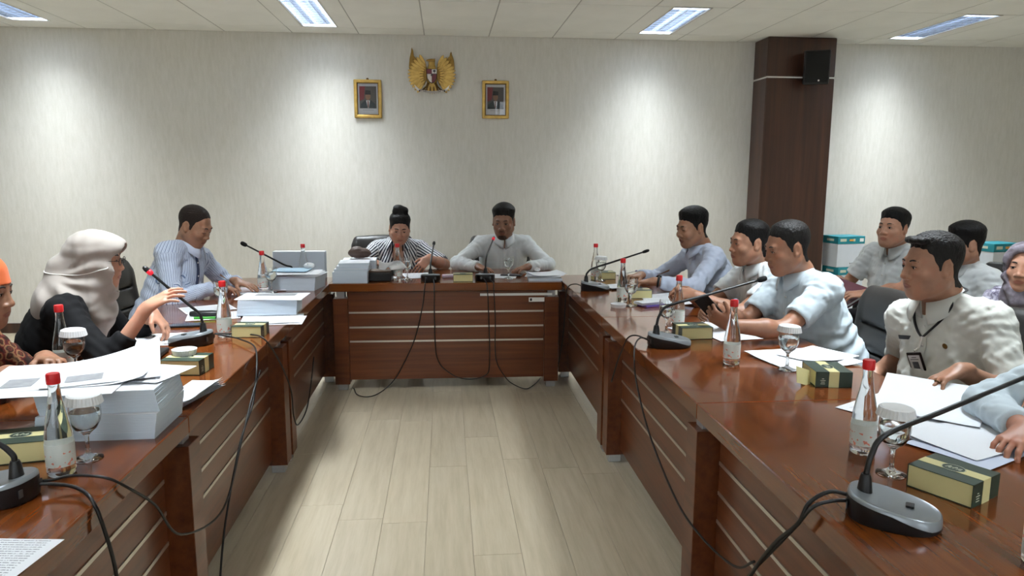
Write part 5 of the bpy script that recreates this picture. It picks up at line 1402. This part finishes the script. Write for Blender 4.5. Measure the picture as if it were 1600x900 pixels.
sheet(-.885, 1.345, TZ, .21, .20, -8, 'printed page at the lower left corner of the table', [], PRINT, 2)
sheet(-1.27, 3.235, TZ, .21, .27, -72, 'lower printed page before the veiled woman', [], PRINT, 1); sheet(-1.265, 3.255, TZ + .003, .21, .28, -80, 'upper printed page before the veiled woman', [(180, .03, .6)], PRINT, 2)
sheet(-.865, 3.655, TZ, .30, .22, 4, 'lowest spread page under the middle left paper block', [], PRINT, 3); sheet(-.875, 3.68, TZ + .004, .30, .24, 10, 'tilted spread page under the middle left paper block', [], PRINT, 4)
block(-.925, 3.86, TZ + .009, .295, .20, .078, 3, 'thick paper block in the middle of the left tables', 5, bulge=.008)
sheet(-.91, 3.86, TZ + .089, .34, .22, -3, 'map print lying on the middle left paper block', [(180, .1, .6)], PAPER, 5, (0, 0), [(-.10, .10, .02, .09)])
sheet(-1.30, 4.02, TZ, .21, .26, -60, 'page under the goblet near the striped man', [], PRINT, 6); sheet(-1.20, 3.80, TZ, .20, .26, -75, 'page beside the middle left paper block', [], PRINT, 7)
sheet(-1.20, 4.60, TZ, .24, .21, 8, 'page under the hands of the striped man', [], PRINT, 8); sheet(-1.17, 4.68, TZ + .003, .21, .28, -75, 'pale pink page under the fingers of the striped man', [], mat('pink_paper', srgb(232, 220, 224), .7), 9)
block(-.965, 4.74, TZ, .31, .22, .088, -8, 'far left paper block with sheets on top', 6, bulge=.01)
for k in range(3): sheet(-.97 + .01 * k, 4.74, TZ + .090 + .005 * k, .36 - .04 * k, .24, -8 + 5 * k, ['lower', 'middle', 'upper'][k] + ' ruffled sheet on the far left paper block', [(180, .08, .6)], PRINT if k else PAPER, k)
cd_ = tag(box('card_folder', (.22, .16, .006), (0, 0, .003), mat('pale_blue_card', srgb(168, 200, 222), .6), None, .001, loc=(-1.0, 4.80, TZ + .108), rot=(0, 0, R(-4))), 'pale blue folder on the far left paper block', 'folder')
block(-1.035, 5.22, TZ, .36, .07, .19, -3, 'tall upright bundle of paper at the end of the left tables', 7, n=6)
def crumple(x, y, z, r_, label, seed):
    F_ = Field((x - r_ * 1.6, y - r_ * 1.6, z - .005), (x + r_ * 1.6, y + r_ * 1.6, z + r_ * 2.2), r_ / 9)
    g = np.random.RandomState(seed)
    F_.op(ell((x, y, z + r_ * .55), (r_, r_ * .8, r_ * .6)))
    for k in range(7): d = unit(g.normal(size=3) + v3(0, 0, .4)); F_.op(cap(v3(x, y, z + r_ * .5), v3(x, y, z + r_ * .6) + d * r_ * .85, r_ * .35, r_ * .12), r_ * .15)
    F_.op(half((x, y, z + .0005), (0, 0, -1), v3(x, y, z) - 1, v3(x, y, z) + 1), 0, 'and', 0)
    o = net_obj('crumpled_tissue', F_, mat('tissue', srgb(232, 234, 236), .9), None, (x, y, z), smooth=1); o.location = (x, y, z); tag(o, label, 'tissue', 'paper tissues'); return o
crumple(-.905, 4.865, TZ + .110, .035, 'crumpled white tissue on the far left paper block', 3)
# small things on the left
ph = tag(empty('smartphone', (-1.25, 3.555, TZ), R(-82)), 'black smartphone lying behind the printed pages of the veiled woman', 'phone', 'smartphones'); box('case', (.075, .155, .009), (0, 0, .0045), BLACKP, ph, .003, 2); box('screen', (.068, .145, .001), (0, 0, .0093), mat('phone_screen', srgb(52, 60, 70), .08), ph)
mk = tag(empty('marker_pen', (-1.21, 3.715, TZ + .008), R(2)), 'green marker pen lying behind the smartphone', 'pen'); tube('barrel', [(-.06, 0, 0), (.045, 0, 0)], .0075, mat('green_plastic', srgb(70, 160, 60), .4), mk, 12); tube('pen_cap', [(.045, 0, 0), (.075, 0, 0)], .0085, BLACKP, mk, 12)
gc = tag(empty('eyeglass_case', (-1.25, 3.80, TZ), R(4)), 'dark spectacle case behind the green marker', 'case'); o = lathe('shell', [(0, -.07), (.018, -.066), (.024, -.04), (.024, .04), (.018, .066), (0, .07)], BLACKP, gc, 18, (0, 0, .016), (0, R(90), 0)); o.scale = (.65, 1, 1)
fd = tag(empty('document_holder', (-1.275, 2.935, TZ), R(4)), 'black zip folder with a photo card beside the veiled woman', 'folder'); box('cover', (.27, .20, .018), (0, 0, .009), mat('black_vinyl', srgb(28, 28, 30), .5, bump=.1, bscale=200), fd, .005, 2); box('photo_card', (.085, .055, .001), (.02, .03, .0186), mat('photo_card', srgb(190, 176, 160), .4, vary=.5, vscale=60), fd); box('zip_edge', (.272, .202, .003), (0, 0, .009), mat('dark_zip', srgb(60, 60, 62), .5), fd)

# head table
block(-.648, 5.04, TZ, .235, .21, .075, -2, 'grey sided paper block at the left end of the head table', 8)
for k in range(3): block(-.640 + .004 * k, 5.04 + .01 * k, TZ + .0765 + .019 * k, .225 - .01 * k, .21, .018, -2 + 3 * k, ['lower', 'middle', 'upper'][k] + ' thin sheaf stacked on the head table paper block', 20 + k, n=3)
bg = Field((-.74, 5.30, .86), (-.50, 5.50, 1.0), .007); bg.op(ell((-.635, 5.40, .905), (.085, .05, .038))); bg.op(ell((-.66, 5.40, .925), (.04, .04, .028)), .02); bg.D += waves(4, 3, .04, .08, .004)(*bg.all()).astype(np.float32)
hb = net_obj('handbag', bg, mat('brown_leather', srgb(74, 56, 48), .5, bump=.2, bscale=120), None, (-.635, 5.40, .87), smooth=1); hb.location = (-.635, 5.40, .87); tag(hb, 'small brown leather pouch lying behind the head table paper block', 'pouch')
block(-.635, 5.38, TZ, .24, .20, .112, 3, 'paper block behind under the brown pouch', 24)
tb = tag(empty('tissue_box', (-.455, 5.05, TZ), R(-4)), 'black tissue box with a pulled tissue on the head table', 'tissue box'); box('body', (.165, .125, .065), (0, 0, .0325), mat('black_lacquer', srgb(20, 19, 20), .3), tb, .01, 3); box('lid', (.155, .115, .012), (0, 0, .069), mat('brown_lid', srgb(96, 76, 62), .5), tb, .004, 2)
V = []; 
for i in range(9):
    for j in range(9):
        u, v = i / 8 - .5, j / 8; V.append((.03 + u * (.09 + .10 * v) + .06 * v, .02 * math.sin(u * 9) * (1 - v) + .025 * math.sin(u * 5 + 1) * v, .072 + .075 * v + .02 * math.sin(u * 6) - .03 * v * (u + .5) ** 2 * 2))
ts = pyd('pulled_tissue', V, [(i * 9 + j, (i + 1) * 9 + j, (i + 1) * 9 + j + 1, i * 9 + j + 1) for i in range(8) for j in range(8)], mat('tissue', srgb(232, 234, 236), .9), tb, smooth=True); sm = ts.modifiers.new('s', 'SOLIDIFY'); sm.thickness = .0015
sheet(-.205, 5.25, TZ, .20, .24, 14, 'page under the hand of the woman with the bun', [(90, .05, 1.2)], PRINT, 1); 
sheet(.40, 5.20, TZ, .21, .22, 80, 'page in front of the man with the goatee', [], PRINT, 2)
ph = tag(empty('smartphone', (.475, 5.215, TZ + .003), R(70)), 'black smartphone on the page before the man with the goatee', 'phone', 'smartphones'); box('case', (.075, .155, .009), (0, 0, .0045), BLACKP, ph, .003, 2); box('screen', (.068, .145, .001), (0, 0, .0093), mat('phone_screen', srgb(52, 60, 70), .08), ph)
block(.695, 5.06, TZ, .235, .24, .016, -4, 'low sheaf of papers at the right end of the head table', 9, n=3)
for k in range(3): sheet(.69 + .008 * k, 5.06 + .01 * k, TZ + .018 + .006 * k, .25, .22, -12 + 12 * k, ['lower', 'middle', 'upper'][k] + ' ruffled sheet on the low sheaf of the head table', [(0, .05, 2.0), (180, .05, 1.5)], PAPER, k)
crumple(.655, 5.14, TZ + .042, .022, 'crumpled white tissue on the head table sheaf', 5)
pk = tag(empty('tissue_pack', (.02, 5.17, TZ), R(10)), 'small lilac tissue pack beside the head table snack box', 'tissue pack'); box('pack', (.10, .06, .02), (0, 0, .01), mat('lilac_film', srgb(200, 180, 200), .35), pk, .006, 2); box('seal', (.05, .03, .001), (0, 0, .0204), WHITEP, pk)

# right side
nb = tag(empty('notebook', (1.135, 4.62, TZ), R(-68)), 'black covered notebook with white page beside the far microphone', 'notebook'); box('cover', (.17, .24, .010), (0, 0, .005), BLACKP, nb, .002); box('page', (.155, .225, .002), (0, 0, .0112), PAPER, nb)
pen = tag(empty('ballpoint_pen', (1.185, 4.60, .845), 0), 'blue and white pen held by the smiling man', 'pen'); tube('barrel', [(-.07, -.02, -.01), (.05, .02, .012)], .0042, WHITEP, pen, 10); tube('grip', [(.05, .02, .012), (.065, .025, .015)], .0045, mat('blue_plastic', srgb(60, 60, 130), .4), pen, 10); tube('tip', [(-.07, -.02, -.01), (-.082, -.024, -.0125)], [.004, .001], BLACKP, pen, 10)
sheet(1.30, 4.22, TZ, .21, .29, -70, 'page before the smiling man with the watch', [], PRINT, 1); sheet(1.29, 4.05, TZ + .002, .21, .29, -100, 'page with curled corner between the two men on the right', [(40, .1, 2.0)], PRINT, 2)
ph = tag(empty('leaflet_pile', (1.150, 3.945, TZ), R(20)), 'small folded leaflets with a violet card near the uncovered goblet', 'leaflets'); box('violet_card', (.12, .09, .008), (0, 0, .004), mat('violet_card', srgb(92, 74, 150), .5), ph, .001); box('leaflet', (.13, .085, .012), (-.012, .014, .0145), PAPER, ph, .001); box('leaflet', (.12, .08, .004), (-.022, .004, .023), PRINT, ph, .001)
sheet(1.22, 3.32, TZ, .20, .27, -60, 'page under the hands of the phone holder', [(60, .05, .8)], PRINT, 3); sheet(1.33, 3.16, TZ + .001, .21, .28, -80, 'page beside the elbow of the phone holder', [], PRINT, 4)
sheet(1.40, 2.77, TZ, .21, .30, -84, 'lower page under the covered goblet', [], PRINT, 5); sheet(1.42, 2.70, TZ + .003, .28, .34, -76, 'crumpled spread page beneath the covered goblet and opened snack box', [(90, .06, .8), (200, .08, .9)], PRINT, 6); sheet(1.50, 2.74, TZ + .007, .21, .26, -60, 'curled page beside the covered goblet', [(-30, .05, 1.6)], PRINT, 7)
sheet(1.41, 2.09, TZ, .22, .30, -60, 'page with dark back beside the nearest right bottle', [], PRINT, 8)
sheet(1.46, 1.93, TZ + .004, .30, .42, -50, 'wide white page spread under the resting hand', [(80, .1, 1.2)], PAPER, 9); sheet(1.505, 2.06, TZ + .012, .30, .26, -44, 'raised bent page under the fingers of the lanyard wearer', [(90, -.06, 1.5), (0, .1, .6)], PAPER, 10)
sheet(1.43, 1.76, TZ + .003, .22, .30, -64, 'bluish lower page near the cut off hand', [], mat('bluish_paper', srgb(196, 206, 226), .7), 11); sheet(1.45, 1.80, TZ + .008, .22, .30, -70, 'top page near the cut off hand', [(200, .06, .8)], PAPER, 12)

# ---- cables
def cable(pts, label, r_=.0036):
    o = tube('cable', pts, r_, RUBBER, None, 8, curve=8); tag(o, label, 'cable', 'microphone cables'); return o
ZT = .755
cable([(-.945, 1.665, .778), (-.915, 1.680, .774), (-.88, 1.70, .775), (-.80, 1.69, .770), (-.765, 1.74, .715), (-.758, 1.845, .626), (-.757, 2.001, .464), (-.757, 2.374, .362), (-.757, 2.641, .522), (-.757, 2.80, .625), (-.757, 2.93, .69)], 'black cable looping along the left panel from the lower left microphone')
cable([(-.945, 1.655, .776), (-.90, 1.66, .772), (-.84, 1.64, .768), (-.785, 1.59, .755), (-.766, 1.60, .658), (-.766, 1.625, .558), (-.766, 1.64, .40), (-.74, 1.62, .2), (-.70, 1.5, .01), (-.68, 1.2, .006)], 'black cable hanging down below the lower left microphone', .0045)
cable([(-1.03, 3.255, .775), (-.96, 3.235, .765), (-.89, 3.16, .768), (-.80, 3.03, .764), (-.762, 2.90, .708), (-.760, 2.81, .591), (-.758, 2.614, .508), (-.757, 2.425, .349), (-.757, 2.33, .22), (-.757, 2.25, .03)], 'black cable dropping from the red tipped left microphone to the floor')
cable([(-1.03, 3.262, .775), (-.95, 3.29, .766), (-.88, 3.28, .764), (-.79, 3.17, .762), (-.762, 3.32, .61), (-.760, 3.49, .435), (-.758, 3.515, .30), (-.757, 3.60, .223), (-.757, 3.83, .227), (-.757, 3.98, .325), (-.757, 4.1, .45)], 'black cable looped at the left table joint')
cable([(-.135, 4.93, .775), (-.144, 4.875, .752), (-.15, 4.868, .70), (-.164, 4.872, .591), (-.219, 4.875, .37), (-.323, 4.875, .147), (-.395, 4.87, .05), (-.473, 4.80, .008), (-.541, 4.74, .008), (-.61, 4.80, .008), (-.65, 4.95, .008)], 'black cable running to the floor at the left of the head table')
cable([(-.09, 4.93, .775), (-.084, 4.875, .752), (-.083, 4.868, .70), (-.083, 4.872, .50), (-.069, 4.872, .232), (.026, 4.872, .117), (.136, 4.872, .078), (.256, 4.872, .098), (.292, 4.872, .18), (.288, 4.872, .496), (.278, 4.868, .70), (.271, 4.875, .752), (.255, 4.93, .775)], 'black cable sagging in a loop between the two head table microphones')
cable([(.285, 4.93, .775), (.318, 4.875, .752), (.322, 4.866, .70), (.332, 4.870, .495), (.336, 4.870, .224), (.403, 4.868, .086), (.47, 4.90, .02), (.545, 4.84, .008), (.62, 4.95, .008), (.68, 5.1, .008)], 'black cable curving under the right half of the head table')
cable([(.865, 4.54, .775), (.84, 4.60, .778), (.80, 4.62, .764), (.782, 4.636, .705), (.782, 4.72, .43), (.782, 4.90, .18), (.775, 5.02, .01)], 'black cable dropping in the corner of the head and right tables')
cable([(.868, 2.985, .778), (.835, 3.0, .782), (.80, 2.95, .766), (.783, 2.90, .72), (.778, 2.83, .627), (.778, 2.62, .484), (.778, 2.287, .377), (.778, 2.03, .372), (.778, 1.78, .419), (.778, 1.66, .50)], 'long black cable sagging along the right panels')
cable([(.868, 2.965, .776), (.83, 3.05, .782), (.80, 3.08, .764), (.783, 3.10, .71), (.783, 3.19, .628), (.783, 3.30, .50)], 'short black cable from the microphone with thick tip')
cable([(.878, 1.425, .785), (.835, 1.435, .790), (.79, 1.435, .765), (.776, 1.45, .71), (.770, 1.54, .615), (.766, 1.63, .496), (.766, 1.70, .38), (.766, 1.74, .2), (.75, 1.72, .01)], 'thick black cable from the nearest right microphone', .0048)
cable([(.874, 1.415, .778), (.83, 1.42, .775), (.79, 1.42, .762), (.778, 1.46, .70), (.774, 1.556, .588), (.772, 1.686, .436), (.772, 1.75, .3), (.76, 1.8, .01)], 'second black cable twined beside the thick one on the right', .0042)

# ---- paper cartons by the wall
TEAL = mat('teal_print', srgb(32, 128, 140), .5); CARTON = mat('white_carton', srgb(206, 212, 220), .6, vary=.03, vscale=8)
def carton(x, y, z, rz, label):
    w, d, h = .31, .22, .30
    r = tag(empty('paper_carton', (x, y, z), R(rz)), label, 'carton', 'paper cartons along the wall')
    box('body', (w - .004, d - .004, h - .005), (0, 0, (h - .005) / 2), CARTON, r, .003)
    box('lid', (w, d, .075), (0, 0, h - .0385), TEAL, r, .003)
    for xx, ww, hh, mm in ((-.095, .07, .026, INKW), (.0, .05, .02, mat('orange_print', srgb(208, 150, 70), .5)), (.03, .022, .026, INKW), (.115, .045, .032, WHITEP)): box('lid_print', (ww, .0008, hh), (xx, -d / 2 - .0006, h - .038), mm, r)
    for k in range(4): box('carton_mark', (.012, .0008, .012), (.0 + .022 * k, -d / 2 + .0015, .035), mat('ink_grey', srgb(110, 110, 116), .6), r)
    box('side_print', (.0008, .10, .022), (-w / 2 - .0006, 0, h - .038), INKW, r)
for k in range(3):
    carton(3.90 + .01 * (k % 2), 6.78, .302 * k + .001, 16 - 3 * k, ['bottom', 'middle', 'top'][k] + ' white carton with teal lid in the stack beside the walnut column')
    carton(4.86 - .01 * (k % 2), 5.98, .302 * k + .001, 20 - 4 * k, ['bottom', 'middle', 'top'][k] + ' white carton with teal lid in the stack behind the grey scarf')
